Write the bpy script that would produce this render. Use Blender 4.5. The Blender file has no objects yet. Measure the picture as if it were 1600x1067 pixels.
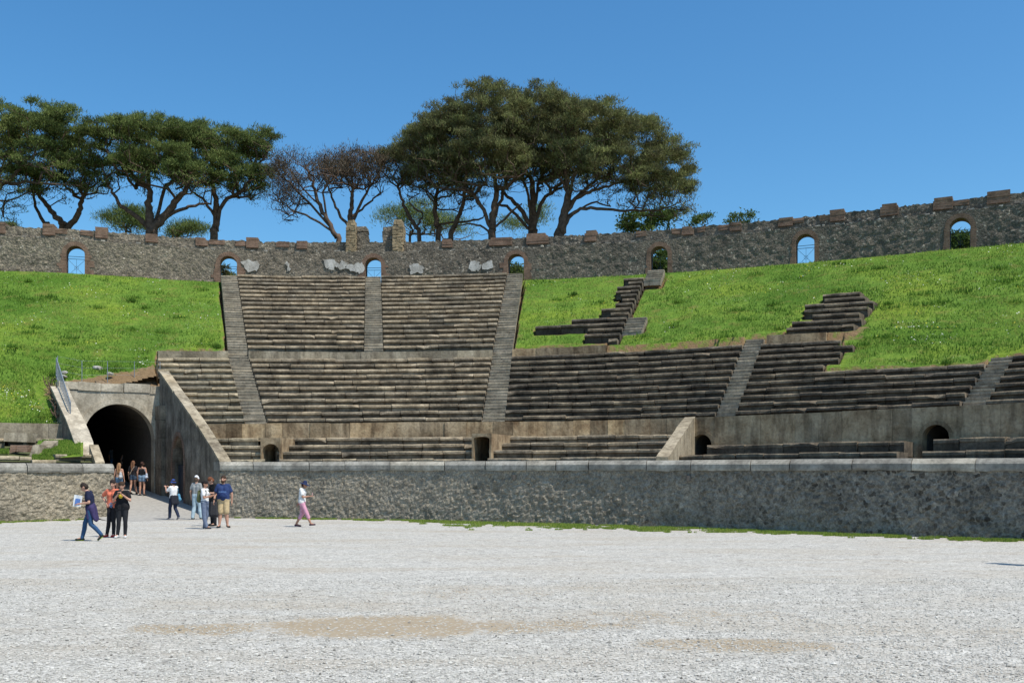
import bpy, bmesh, math, random
import numpy as np
from mathutils import Vector, Matrix, noise
R = math.radians
rng = np.random.default_rng(7)
random.seed(7)
SC = bpy.context.scene
COL = SC.collection

# ------------------------------------------------------------------ camera, sky, sun, exposure
F, HZ, EYE = 1556.0, 743.0, 1.75
cam = bpy.data.cameras.new('camera'); camo = bpy.data.objects.new('camera', cam); COL.objects.link(camo)
camo.location = (0, 0, EYE); camo.rotation_euler = (R(90), 0, 0)
cam.sensor_width = 36; cam.lens = 36 * F / 1600; cam.shift_y = (HZ - 533.5) / 1600
cam.clip_end = 5000; cam.clip_start = .1
SC.camera = camo
SUN_EL = 60.0
SAZ = (0.80, -0.60)                       # horizontal direction towards the sun
w = bpy.data.worlds.new('World'); SC.world = w; w.use_nodes = True
nt = w.node_tree; sky = nt.nodes.new('ShaderNodeTexSky'); sky.sky_type = 'NISHITA'; sky.sun_disc = False
sky.sun_elevation = R(SUN_EL); sky.sun_rotation = math.atan2(SAZ[0], SAZ[1])
sky.air_density = 1.0; sky.dust_density = 1.1; sky.ozone_density = 2.2; sky.altitude = 0
hs = nt.nodes.new('ShaderNodeHueSaturation'); hs.inputs['Saturation'].default_value = 1.26; hs.inputs['Value'].default_value = 1.12
nt.links.new(sky.outputs[0], hs.inputs['Color']); tn_ = nt.nodes.new('ShaderNodeMix'); tn_.data_type = 'RGBA'; tn_.blend_type = 'MULTIPLY'; tn_.inputs[0].default_value = 1; tn_.inputs[7].default_value = (0.90, 1.19, 1.22, 1)
nt.links.new(hs.outputs[0], tn_.inputs[6]); nt.links.new(tn_.outputs[2], nt.nodes['Background'].inputs[0]); nt.nodes['Background'].inputs[1].default_value = 0.125
sl = bpy.data.lights.new('sun', 'SUN'); sl.energy = 5.0; sl.angle = R(0.53); sl.color = (1, .935, .83)
so = bpy.data.objects.new('sun', sl); COL.objects.link(so)
sv = Vector((SAZ[0] * math.cos(R(SUN_EL)), SAZ[1] * math.cos(R(SUN_EL)), math.sin(R(SUN_EL))))
so.rotation_euler = sv.to_track_quat('Z', 'Y').to_euler()
SC.view_settings.view_transform = 'Standard'; SC.view_settings.look = 'None'
SC.view_settings.exposure = 0.0; SC.view_settings.gamma = 1
SC.cycles.max_bounces = 6; SC.cycles.transparent_max_bounces = 8

# ------------------------------------------------------------------ helpers
def tag(o, label=None, cat=None, group=None, kind=None):
    if label: o['label'] = label
    if cat: o['category'] = cat
    if group: o['group'] = group
    if kind: o['kind'] = kind
    return o
def empty(name, loc, label=None, cat=None, group=None):
    o = bpy.data.objects.new(name, None); COL.objects.link(o); o.location = loc
    return tag(o, label, cat, group)
def link(name, me, mat=None, parent=None):
    if mat: me.materials.append(mat)
    o = bpy.data.objects.new(name, me); COL.objects.link(o)
    if parent is not None:
        o.parent = parent
    return o
def np_mesh(name, V, Fc, mat=None, parent=None, smooth=False, attr=None):
    """V (n,3) world points; Fc list of equal-size index arrays or one array; attr {name: per-vertex floats}"""
    V = np.asarray(V, float)
    if parent is not None: V = V - np.array(parent.location)[None, :]
    me = bpy.data.meshes.new(name)
    if not isinstance(Fc, (list, tuple)): Fc = [Fc]
    Fc = [np.asarray(f, np.int32) for f in Fc if len(f)]
    nl = sum(f.size for f in Fc); npoly = sum(len(f) for f in Fc)
    me.vertices.add(len(V)); me.loops.add(nl); me.polygons.add(npoly)
    me.vertices.foreach_set('co', V.astype(np.float32).ravel())
    me.loops.foreach_set('vertex_index', np.concatenate([f.ravel() for f in Fc]))
    tot = np.concatenate([np.full(len(f), f.shape[1], np.int32) for f in Fc])
    me.polygons.foreach_set('loop_start', np.concatenate([[0], np.cumsum(tot)[:-1]]).astype(np.int32))
    me.polygons.foreach_set('loop_total', tot)
    me.polygons.foreach_set('use_smooth', np.full(npoly, bool(smooth)))
    me.update(calc_edges=True)
    for k, a in (attr or {}).items():
        at = me.attributes.new(k, 'FLOAT', 'POINT'); at.data.foreach_set('value', np.asarray(a, np.float32))
    me.validate()
    return link(name, me, mat, parent)

class MB:
    """collects quads / tris with a per-vertex 'tone' value"""
    def __init__(s): s.v = []; s.q = []; s.t = []; s.a = []; s.n = 0
    def add(s, V, Q=None, T=None, tone=.5):
        V = np.asarray(V, float).reshape(-1, 3); n = s.n
        s.v.append(V); s.a.append(np.full(len(V), tone) if np.isscalar(tone) else np.asarray(tone, float)); s.n += len(V)
        if Q is not None and len(Q): s.q.append(np.asarray(Q, int) + n)
        if T is not None and len(T): s.t.append(np.asarray(T, int) + n)
    def box(s, o, ex, ey, ez, tone=.5, jit=0):
        o, ex, ey, ez = [np.asarray(x, float) for x in (o, ex, ey, ez)]
        V = np.array([o, o + ex, o + ex + ey, o + ey, o + ez, o + ex + ez, o + ex + ey + ez, o + ey + ez])
        if jit: V = V + rng.normal(0, jit, V.shape)
        s.add(V, [[0, 3, 2, 1], [4, 5, 6, 7], [0, 1, 5, 4], [1, 2, 6, 5], [2, 3, 7, 6], [3, 0, 4, 7]], tone=tone)
    def tube(s, P, rad, n=6, tone=.5, cap=True):
        P = np.asarray(P, float); rad = np.full(len(P), rad) if np.isscalar(rad) else np.asarray(rad, float)
        T = np.gradient(P, axis=0); T /= np.linalg.norm(T, axis=1)[:, None] + 1e-9
        up = np.array([0, 0, 1.]) if abs(T[0][2]) < .9 else np.array([1., 0, 0])
        A = np.cross(T, up); A /= np.linalg.norm(A, axis=1)[:, None] + 1e-9; B = np.cross(T, A)
        an = np.linspace(0, 2 * np.pi, n, endpoint=False)
        V = P[:, None] + rad[:, None, None] * (np.cos(an)[None, :, None] * A[:, None] + np.sin(an)[None, :, None] * B[:, None])
        m = len(P); i = np.arange(m - 1)[:, None] * n; j = np.arange(n)[None]; k = (np.arange(n) + 1)[None] % n
        Q = np.stack([i + j, i + k, i + n + k, i + n + j], -1).reshape(-1, 4)
        V = V.reshape(-1, 3); T_ = []
        if cap:
            V = np.vstack([V, P[0], P[-1]]); c0 = m * n; c1 = c0 + 1
            for a in range(n):
                b = (a + 1) % n; T_ += [[c0, b, a], [c1, (m - 1) * n + a, (m - 1) * n + b]]
        s.add(V, Q, T_, tone)
    def build(s, name, mat, parent=None, smooth=False):
        V = np.vstack(s.v); fc = []
        if s.q: fc.append(np.vstack(s.q))
        if s.t: fc.append(np.vstack(s.t))
        return np_mesh(name, V, fc, mat, parent, smooth, {'tone': np.concatenate(s.a)})

def spline(xs, ys):
    """natural-ish cubic (Catmull-Rom on non-uniform knots)"""
    xs = np.asarray(xs, float); ys = np.asarray(ys, float)
    m = np.gradient(ys, xs, axis=0)
    def f(x):
        x = np.asarray(x, float); i = np.clip(np.searchsorted(xs, x) - 1, 0, len(xs) - 2)
        h = xs[i + 1] - xs[i]; t = (x - xs[i]) / h
        if ys.ndim > 1: h = h[..., None]; t = t[..., None]
        return ((2*t**3 - 3*t**2 + 1) * ys[i] + (t**3 - 2*t**2 + t) * h * m[i] + (-2*t**3 + 3*t**2) * ys[i+1] + (t**3 - t**2) * h * m[i+1])
    return f
def unp(px, y, Z):                          # point at height Z above the eye seen at that place
    d = F * Z / (HZ - y); return ((px - 800) * d / F, d)
def at(px, d, y=None, z=None):              # point at depth d
    zz = EYE + (HZ - y) * d / F if y is not None else z
    return np.array([(px - 800) * d / F, d, zz])
def smoothstep(a, b, x):
    t = np.clip((x - a) / (b - a), 0, 1); return t * t * (3 - 2 * t)
def vnoise(P, sc, seed=0.0):
    return np.array([noise.noise(Vector((p[0] * sc + seed, p[1] * sc - seed, p[2] * sc + 3.1 * seed))) for p in P])

# ------------------------------------------------------------------ materials
def newmat(name, rough=.9, spec=.25):
    m = bpy.data.materials.new(name); m.use_nodes = True
    b = m.node_tree.nodes['Principled BSDF']; b.inputs['Roughness'].default_value = rough
    b.inputs['Specular IOR Level'].default_value = spec
    return m, m.node_tree, b
def nd(t, typ, **kw):
    n = t.nodes.new(typ)
    for k, v in kw.items():
        if k.startswith('_'): setattr(n, k[1:], v)
        else: n.inputs[k.replace('__', ' ')].default_value = v
    return n
def ramp(t, fac, stops):
    n = t.nodes.new('ShaderNodeValToRGB'); e = n.color_ramp.elements
    while len(e) < len(stops): e.new(.5)
    for el, (p, c) in zip(e, stops): el.position = p; el.color = (*c, 1) if len(c) == 3 else (c[0],) * 3 + (1,)
    t.links.new(fac, n.inputs[0]); return n.outputs[0]
def mixc(t, a, b, fac, mode='MIX'):
    n = t.nodes.new('ShaderNodeMix'); n.data_type = 'RGBA'; n.blend_type = mode
    for s, v in ((n.inputs[0], fac), (n.inputs[6], a), (n.inputs[7], b)):
        if hasattr(v, 'is_linked'): t.links.new(v, s)
        elif isinstance(v, (int, float)): s.default_value = v if s == n.inputs[0] else (v, v, v, 1)
        else: s.default_value = (*v, 1)
    return n.outputs[2]
def math_(t, op, a, b=0.0):
    n = t.nodes.new('ShaderNodeMath'); n.operation = op
    for s, v in ((n.inputs[0], a), (n.inputs[1], b)):
        if hasattr(v, 'is_linked'): t.links.new(v, s)
        else: s.default_value = v
    return n.outputs[0]
def pos(t, scale=(1, 1, 1)):
    g = t.nodes.new('ShaderNodeNewGeometry')
    mp = t.nodes.new('ShaderNodeMapping'); mp.inputs['Scale'].default_value = scale
    t.links.new(g.outputs['Position'], mp.inputs[0]); return mp.outputs[0]
def noi(t, vec, scale, detail=4, rough=.6):
    n = nd(t, 'ShaderNodeTexNoise', Scale=scale, Detail=detail, Roughness=rough); t.links.new(vec, n.inputs['Vector']); return n.outputs['Fac']
def voro(t, vec, scale, feature='F1', rand=1.0):
    n = nd(t, 'ShaderNodeTexVoronoi', _feature=feature, Scale=scale, Randomness=rand); t.links.new(vec, n.inputs['Vector']); return n
def bump(t, b, h, dist, strength=1.0, prev=None):
    n = nd(t, 'ShaderNodeBump', Strength=strength, Distance=dist); t.links.new(h, n.inputs['Height'])
    if prev is not None: t.links.new(prev, n.inputs['Normal'])
    t.links.new(n.outputs[0], b.inputs['Normal']); return n.outputs[0]
def attr(t, name):
    n = t.nodes.new('ShaderNodeAttribute'); n.attribute_name = name; return n.outputs['Fac']

def m_rubble(name, c_dark, c_mid, c_light, mortar, scale=5.0, dist=.05, spots=.0, tan=None, tanfac=.8, xfade=None):
    m, t, b = newmat(name, .95, .12)
    v = pos(t); dn = nd(t, 'ShaderNodeTexNoise', Scale=5.0, Detail=3.0); t.links.new(v, dn.inputs['Vector'])
    add = nd(t, 'ShaderNodeVectorMath', _operation='MULTIPLY_ADD'); t.links.new(dn.outputs['Color'], add.inputs[0]); add.inputs[1].default_value = (.28,) * 3; t.links.new(v, add.inputs[2])
    vv = add.outputs[0]
    vo = voro(t, vv, scale)
    sep = t.nodes.new('ShaderNodeSeparateColor'); t.links.new(vo.outputs['Color'], sep.inputs[0])
    c = ramp(t, sep.outputs[0], [(0, c_dark), (.3, c_mid), (.85, c_mid), (1, c_light)])
    big = noi(t, v, .3, 4, .65); mid = noi(t, v, 1.3, 5, .7); fine = noi(t, v, 17, 4, .75); med = noi(t, v, 6.5, 3, .6)
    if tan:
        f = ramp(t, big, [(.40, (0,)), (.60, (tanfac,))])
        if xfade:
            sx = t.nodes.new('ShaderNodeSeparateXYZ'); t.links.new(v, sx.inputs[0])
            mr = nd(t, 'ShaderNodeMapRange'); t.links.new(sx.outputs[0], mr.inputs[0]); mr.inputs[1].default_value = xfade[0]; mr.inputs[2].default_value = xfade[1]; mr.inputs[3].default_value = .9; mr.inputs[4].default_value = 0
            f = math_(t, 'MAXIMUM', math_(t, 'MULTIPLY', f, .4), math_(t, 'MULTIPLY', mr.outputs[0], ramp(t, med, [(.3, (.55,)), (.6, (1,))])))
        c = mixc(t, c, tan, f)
    mo = ramp(t, vo.outputs['Distance'], [(.42, (0,)), (.56, (1,))])
    c = mixc(t, c, mortar, math_(t, 'MULTIPLY', mo, .75))
    if spots:
        s2 = voro(t, v, 3.3); s3 = ramp(t, s2.outputs['Distance'], [(.12, (1,)), (.24, (0,))])
        c = mixc(t, c, c_light, math_(t, 'MULTIPLY', math_(t, 'MULTIPLY', s3, spots), ramp(t, mid, [(.48, (0,)), (.56, (1,))])))
    c = mixc(t, c, ramp(t, mid, [(.28, (.62,)), (.48, (.97,)), (.75, (1.28,))]), 1.0, 'MULTIPLY')
    c = mixc(t, c, ramp(t, fine, [(.3, (.5,)), (.55, (1,)), (.75, (1.5,))]), 1.0, 'MULTIPLY')
    c = mixc(t, c, ramp(t, med, [(.3, (.85,)), (.65, (1.12,))]), 1.0, 'MULTIPLY')
    t.links.new(c, b.inputs['Base Color'])
    h = math_(t, 'ADD', math_(t, 'SUBTRACT', med, vo.outputs['Distance']), math_(t, 'MULTIPLY', fine, .7))
    bump(t, b, h, dist)
    return m
def m_stone(name, c1, c2, c3, streak=.6, dist=.02, lich=None, tone_amt=.5):
    """weathered cut stone; 'tone' attribute varies block from block"""
    m, t, b = newmat(name, .92, .2)
    v = pos(t); vs = pos(t, (1, 1, .18))
    a = noi(t, v, 1.1, 5, .65); f = noi(t, v, 9, 4, .7); s = noi(t, vs, 3.0, 4, .6)
    c = ramp(t, a, [(.3, c1), (.5, c2), (.72, c3)])
    c = mixc(t, c, ramp(t, s, [(.35, (.35, .33, .32)), (.55, (1, 1, 1))]), streak, 'MULTIPLY')
    c = mixc(t, c, ramp(t, f, [(.3, (.62,)), (.5, (1,)), (.75, (1.3,))]), .8, 'MULTIPLY')
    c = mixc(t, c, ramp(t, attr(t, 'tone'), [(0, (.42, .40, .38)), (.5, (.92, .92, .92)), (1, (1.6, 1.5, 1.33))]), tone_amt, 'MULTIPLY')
    if lich:
        l = ramp(t, noi(t, v, .55, 5, .7), [(.60, (0,)), (.66, (1,))]); c = mixc(t, c, lich, l)
    t.links.new(c, b.inputs['Base Color'])
    bump(t, b, math_(t, 'ADD', f, math_(t, 'MULTIPLY', a, 1.5)), dist)
    return m
def m_brick(name, c1, c2, mortar):
    m, t, b = newmat(name, .92, .2)
    v = pos(t, (1, 1, 1)); sx = t.nodes.new('ShaderNodeSeparateXYZ'); t.links.new(v, sx.inputs[0])
    cz = math_(t, 'FRACT', math_(t, 'MULTIPLY', sx.outputs[2], 11.0))
    mo = ramp(t, cz, [(.0, (1,)), (.18, (1,)), (.26, (0,)), (1, (0,))])
    n = noi(t, pos(t, (3, 3, 11)), 1.6, 3, .7)
    c = ramp(t, n, [(.3, c1), (.6, c2), (.8, mortar)])
    c = mixc(t, c, mortar, math_(t, 'MULTIPLY', mo, .55))
    c = mixc(t, c, ramp(t, noi(t, v, 2.0, 4), [(.3, (.5,)), (.6, (1.1,))]), .8, 'MULTIPLY')
    t.links.new(c, b.inputs['Base Color']); bump(t, b, math_(t, 'SUBTRACT', noi(t, v, 20, 3), mo), .015)
    return m
def m_plain(name, col, rough=.8, spec=.3, var=.25, scale=9.0, metal=0.0):
    m, t, b = newmat(name, rough, spec); b.inputs['Metallic'].default_value = metal
    n = noi(t, pos(t), scale, 3)
    c = mixc(t, col, ramp(t, n, [(.3, (1 - var,)), (.7, (1 + var,))]), 1.0, 'MULTIPLY')
    t.links.new(c, b.inputs['Base Color']); return m
def m_grassland(name):
    m, t, b = newmat(name, .95, .1)
    v = pos(t)
    a = noi(t, v, .22, 4); f = noi(t, v, 6, 5, .75); g = noi(t, v, 1.3, 4)
    c = ramp(t, f, [(.25, (.045, .095, .014)), (.5, (.115, .205, .028)), (.75, (.21, .30, .05))])
    c = mixc(t, c, ramp(t, a, [(.32, (.6, .72, .6)), (.5, (1, 1, 1)), (.68, (1.45, 1.2, 1.0))]), 1.0, 'MULTIPLY')
    c = mixc(t, c, (.20, .17, .05), ramp(t, g, [(.55, (0,)), (.72, (.7,))]))
    vd = voro(t, v, 5.0); c = mixc(t, c, (.6, .6, .5), math_(t, 'MULTIPLY', ramp(t, vd.outputs['Distance'], [(.07, (1,)), (.13, (0,))]), ramp(t, noi(t, v, .5, 4), [(.5, (0,)), (.58, (1,))])))
    soil = mixc(t, (.13, .085, .045), (.33, .22, .12), noi(t, v, 7, 3))
    sf = math_(t, 'ADD', attr(t, 'soil'), math_(t, 'MULTIPLY', math_(t, 'SUBTRACT', noi(t, v, 2.4, 3), .5), .9))
    c = mixc(t, c, soil, ramp(t, sf, [(.30, (0,)), (.48, (1,))]))
    t.links.new(c, b.inputs['Base Color']); bump(t, b, f, .12)
    return m
def m_gravel(name):
    m, t, b = newmat(name, .95, .15)
    v = pos(t)
    vo = voro(t, v, 38); sep = t.nodes.new('ShaderNodeSeparateColor'); t.links.new(vo.outputs['Color'], sep.inputs[0])
    c = ramp(t, sep.outputs[0], [(0, (.20, .188, .168)), (.15, (.36, .345, .312)), (.6, (.445, .428, .39)), (1, (.60, .575, .525))])
    g2 = noi(t, v, 3.0, 6, .8); c = mixc(t, c, ramp(t, g2, [(.3, (.82,)), (.5, (1,)), (.7, (1.12,))]), .8, 'MULTIPLY')
    # larger coarser pebbles survive the distance
    vb = voro(t, v, 9); sb = t.nodes.new('ShaderNodeSeparateColor'); t.links.new(vb.outputs['Color'], sb.inputs[0])
    c = mixc(t, c, ramp(t, sb.outputs[1], [(0, (.7,)), (.12, (.95,)), (.9, (1.05,)), (1, (1.2,))]), .8, 'MULTIPLY')
    # bare sandy patches
    sx = t.nodes.new('ShaderNodeSeparateXYZ'); t.links.new(v, sx.inputs[0])
    def blob(cx, cy, rx, ry):
        dx = math_(t, 'MULTIPLY', math_(t, 'SUBTRACT', sx.outputs[0], cx), 1 / rx); dy = math_(t, 'MULTIPLY', math_(t, 'SUBTRACT', sx.outputs[1], cy), 1 / ry)
        return math_(t, 'SUBTRACT', 1.0, math_(t, 'ADD', math_(t, 'MULTIPLY', dx, dx), math_(t, 'MULTIPLY', dy, dy)))
    bl = blob(-1.5, 11.6, 1.65, 1.0)
    bl = math_(t, 'MAXIMUM', bl, math_(t, 'SUBTRACT', blob(-.2, 11.6, 2.6, .9), .5))
    bl = math_(t, 'MAXIMUM', bl, math_(t, 'SUBTRACT', blob(2.3, 10.3, 1.5, .6), .35))
    bl = math_(t, 'MAXIMUM', bl, math_(t, 'SUBTRACT', blob(2.2, 12.3, 3.0, 1.2), .72))
    bl = math_(t, 'MAXIMUM', bl, math_(t, 'SUBTRACT', blob(-3.4, 11.4, 1.7, .7), .45))
    bl = math_(t, 'MAXIMUM', bl, math_(t, 'SUBTRACT', blob(-.6, 15.0, 3.0, 1.6), .86))
    wob = math_(t, 'ADD', noi(t, pos(t, (1, .6, 1)), 1.6, 6, .75), math_(t, 'MULTIPLY', noi(t, v, 14, 3, .7), .55))
    ms = math_(t, 'ADD', bl, math_(t, 'MULTIPLY', math_(t, 'SUBTRACT', wob, .78), 2.2))
    ms = ramp(t, ms, [(-.0, (0,)), (.45, (.95,))])
    peb = ramp(t, sep.outputs[2], [(.86, (1,)), (.9, (.0,))])
    ms = math_(t, 'MULTIPLY', ms, peb)
    sand = mixc(t, (.27, .21, .14), (.38, .31, .215), noi(t, v, 2.2, 5, .7))
    c = mixc(t, c, sand, ms)
    # faint warm / dusty variation over the whole floor
    c = mixc(t, c, (.34, .275, .19), ramp(t, noi(t, pos(t, (.35, 1, 1)), .5, 7, .78), [(.46, (0,)), (.72, (.6,))]))
    t.links.new(c, b.inputs['Base Color'])
    bump(t, b, math_(t, 'MULTIPLY', math_(t, 'SUBTRACT', 1.0, vo.outputs['Distance']), math_(t, 'SUBTRACT', 1.0, math_(t, 'MULTIPLY', ms, .8))), .009)
    return m
def m_leaf(name, c1, c2, c3, trans=.25):
    m, t, b = newmat(name, .8, .15)
    c = ramp(t, attr(t, 'tone'), [(0, c1), (.5, c2), (1, c3)])
    t.links.new(c, b.inputs['Base Color'])
    tr = t.nodes.new('ShaderNodeBsdfTranslucent'); t.links.new(c, tr.inputs[0])
    mx = t.nodes.new('ShaderNodeMixShader'); mx.inputs[0].default_value = trans
    out = [n for n in t.nodes if n.type == 'OUTPUT_MATERIAL'][0]
    t.links.new(b.outputs[0], mx.inputs[1]); t.links.new(tr.outputs[0], mx.inputs[2]); t.links.new(mx.outputs[0], out.inputs[0])
    return m

M = dict(
    podium=m_rubble('podium rubble', (.15, .13, .10), (.26, .225, .17), (.42, .37, .29), (.33, .285, .215), 6.5, .045, tan=(.34, .285, .20)),
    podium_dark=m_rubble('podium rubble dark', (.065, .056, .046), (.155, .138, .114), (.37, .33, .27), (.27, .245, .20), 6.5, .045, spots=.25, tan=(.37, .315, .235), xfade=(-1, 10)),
    outer=m_rubble('outer wall rubble', (.07, .061, .052), (.112, .098, .08), (.42, .37, .30), (.145, .127, .103), 7.5, .045, spots=.9, tan=(.30, .25, .18), xfade=(-26, 6)),  # tan fade brightens the left part, painting in its sunlit side
    coping=m_stone('coping stone', (.15, .14, .122), (.27, .255, .22), (.42, .40, .35), .35, .012),
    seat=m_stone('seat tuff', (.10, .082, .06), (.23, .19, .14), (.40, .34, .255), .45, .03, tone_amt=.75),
    seat_pale=m_stone('seat tuff pale', (.19, .16, .11), (.30, .255, .185), (.42, .36, .265), .5, .03, tone_amt=.6),  # paler copy for rows facing the sun, light put into the colour
    seat_dark=m_stone('seat tuff dark', (.055, .045, .035), (.125, .104, .08), (.25, .21, .155), .5, .03, tone_amt=.8),  # darker copy for rows turned from the sun, shade put into the colour
    slab=m_stone('parapet slab tuff', (.19, .122, .07), (.37, .275, .17), (.52, .41, .275), .72, .02, tone_amt=.9),
    lichen=m_stone('lichened slab', (.22, .185, .13), (.34, .29, .21), (.44, .39, .30), .3, .02, tone_amt=.5, lich=(.42, .24, .06)),
    slab_pale=m_stone('parapet slab pale', (.21, .175, .12), (.31, .265, .195), (.42, .37, .28), .6, .02, tone_amt=.6),
    stair=m_stone('stair stone', (.19, .16, .12), (.30, .26, .20), (.42, .365, .285), .3, .015, tone_amt=.6),
    plasterwall=m_stone('gate render', (.26, .225, .17), (.42, .37, .29), (.56, .50, .40), .35, .02, tone_amt=.4),
    wing=m_stone('wing wall masonry', (.11, .09, .068), (.22, .185, .14), (.36, .305, .235), .7, .03, tone_amt=.4),
    brick=m_brick('roman brick', (.145, .088, .062), (.24, .15, .105), (.29, .245, .19)),
    pierstone=m_brick('pier block stone', (.20, .15, .09), (.40, .31, .19), (.28, .22, .15)),
    plaster=m_stone('old lime plaster', (.26, .235, .20), (.42, .40, .36), (.60, .58, .54), .3, .015, tone_amt=.2),
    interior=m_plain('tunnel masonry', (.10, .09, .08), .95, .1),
    iron=m_plain('painted iron', (.03, .04, .055), .5, .5),
    rail=m_plain('grey galvanised rail', (.22, .25, .28), .45, .5, metal=.3),
    door=m_plain('dark blue metal door', (.018, .028, .045), .45, .5),
    grass=m_grassland('grass slope'),
    gravel=m_gravel('pale gravel'),
    path=m_plain('packed path', (.34, .325, .30), .95, .1, .2, 6),
    blade=m_leaf('grass blades', (.055, .125, .016), (.14, .255, .032), (.34, .38, .09), .35),
    earth=m_plain('earth outside', (.09, .10, .045), .95, .1),
    bark=m_plain('pine bark', (.11, .075, .055), .95, .1, .4, 3),
    pine=m_leaf('pine needles', (.05, .068, .02), (.125, .165, .045), (.25, .29, .09), .3),
    olive=m_leaf('olive brown needles', (.07, .066, .032), (.15, .155, .062), (.25, .27, .095), .3),
    deadpine=m_leaf('browning needles', (.055, .045, .035), (.105, .088, .062), (.19, .125, .07), .15),
    broad=m_leaf('broad leaves', (.035, .065, .016), (.08, .125, .03), (.18, .22, .06), .35),
)

# ------------------------------------------------------------------ plan of the bowl: four rings, parameter u counts aisles
def ringf(lst):
    us = [a[0] for a in lst]; P = [a[1] for a in lst]; return spline(us, P)
Z0, Z1, Z2, Z3 = .55, 2.35, 6.55, 13.05       # heights above the eye of: podium coping, parapet, upper ledge, door sills
def gz(px, y): d = EYE * F / (y - HZ); return ((px - 800) * d / F, d)
ring0 = ringf([(-4, (-28.5, 27.5)), (-3, (-24.6, 32.2)), (-2, (-21.0, 36.0)), (-1, gz(105, 812.6)), (-.6, gz(178, 810)), (0, (-14.6, 41.2)), (.5, gz(343, 809)), (1, gz(425, 809.8)), (2, gz(590, 812)), (3, gz(757, 815.7)),
    (4, gz(922, 820)), (5, gz(1085, 825)), (6, gz(1260, 832)), (7, gz(1440, 838.5)), (8, (15.2, 25.6)), (9, (17.2, 21.2)), (10, (18.5, 16.5))])
ring1 = ringf([(-4, (-33.5, 31)), (-3, (-29.5, 36.3)), (-2, (-25.6, 41))] + [(u, unp(px, y, Z1)) for u, px, y in ((-1, 40, 661), (0, 222, 662), (1, 405, 661.5), (2, 588, 660), (3, 768, 658.5), (4, 948, 656), (5, 1125, 650.5), (6, 1312, 642.5), (7, 1505, 633.5))]
    + [(8, (18.9, 29.2)), (9, (21.4, 24.3)), (10, (23, 19))])
ring2 = ringf([(-4, (-41.5, 35.5)), (-3, (-37, 41.6)), (-2, (-32.3, 46.6)), (-1, (-27.2, 50.0))] + [(u, unp(px, y, Z2)) for u, px, y in ((0, 163, 547), (1, 372, 549), (2, 584, 550), (3, 785, 546.5), (4, 978, 538), (5, 1178, 526), (6, 1375, 516))]
    + [(7, (22.0, 43.2)), (8, (26.7, 37.8)), (9, (30, 31.5)), (10, (32, 25))])
ring3 = ringf([(-4, (-59, 41)), (-3, (-52.5, 49)), (-2, (-45.5, 56.0))] + [(u, unp(px, y, Z3)) for u, px, y in ((-1, -140, 418), (0, 118, 429.5), (1, 357, 443.5), (2, 583, 445.5), (3, 806, 440.5), (4, 1030, 430), (5, 1258, 413.5), (6, 1500, 391.5))]
    + [(7, (33.4, 53.6)), (8, (39.8, 47.5)), (9, (45, 40.5)), (10, (49, 33))])
RG = [ring0, ring1, ring2, ring3]
def S(k, u, t):
    u = np.asarray(u, float); t = np.asarray(t, float)
    return RG[k](u) * (1 - t)[..., None] + RG[k + 1](u) * t[..., None]
def upm(k, u, t):                              # metres per unit u
    a = S(k, np.array(u - .25), np.array(t)); b = S(k, np.array(u + .25), np.array(t)); return np.linalg.norm(a - b) * 2
# row tables
N1, N2 = 11, 17
ZC1, ZW1 = 4.02, EYE + Z2                      # walkway behind the parapet; top of the ledge wall
RISE1 = (ZW1 - .45 - ZC1) / N1
def t1(i): return .13 + .86 * i / N1
def z1(i): return ZC1 + RISE1 * (i + 1)
ZT2 = EYE + Z3 + .35
RISE2 = (ZT2 - ZW1) / N2
def t2(i): return .035 + .925 * i / N2
def z2(i): return ZW1 + RISE2 * (i + 1)
AW = .53                                       # half an aisle

# gate geometry
WR0, WR1 = np.array([-12.25, 41.9]), np.array([-17.7, 50.0])     # right wing: arena end, inner end
WL0, WL1 = np.array([-16.75, 41.0]), np.array([-21.3, 47.6])
AX = (WR1 - WR0) / np.linalg.norm(WR1 - WR0)                     # axis of the gate, outwards
NX = np.array([-AX[1], AX[0]])                                   # to the left of the axis
def pxu(k, t, px):                             # u whose picture column is px
    us = np.linspace(-3, 10, 2600); q = S(k, us, np.full(len(us), t)); c = 800 + q[:, 0] * F / q[:, 1]
    return float(np.interp(px, c, us))
def clip_u(k, t, lo=-.2, hi=.98):
    """u at which the row crosses the right wing (its outer face)"""
    if k == 1 and t > .70: return pxu(1, t, 247)
    for u in np.linspace(hi, lo, 120):
        p = S(k, np.array(u), np.array(t)) - WR0
        if p @ NX > -.28: return float(u)
    return lo
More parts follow.
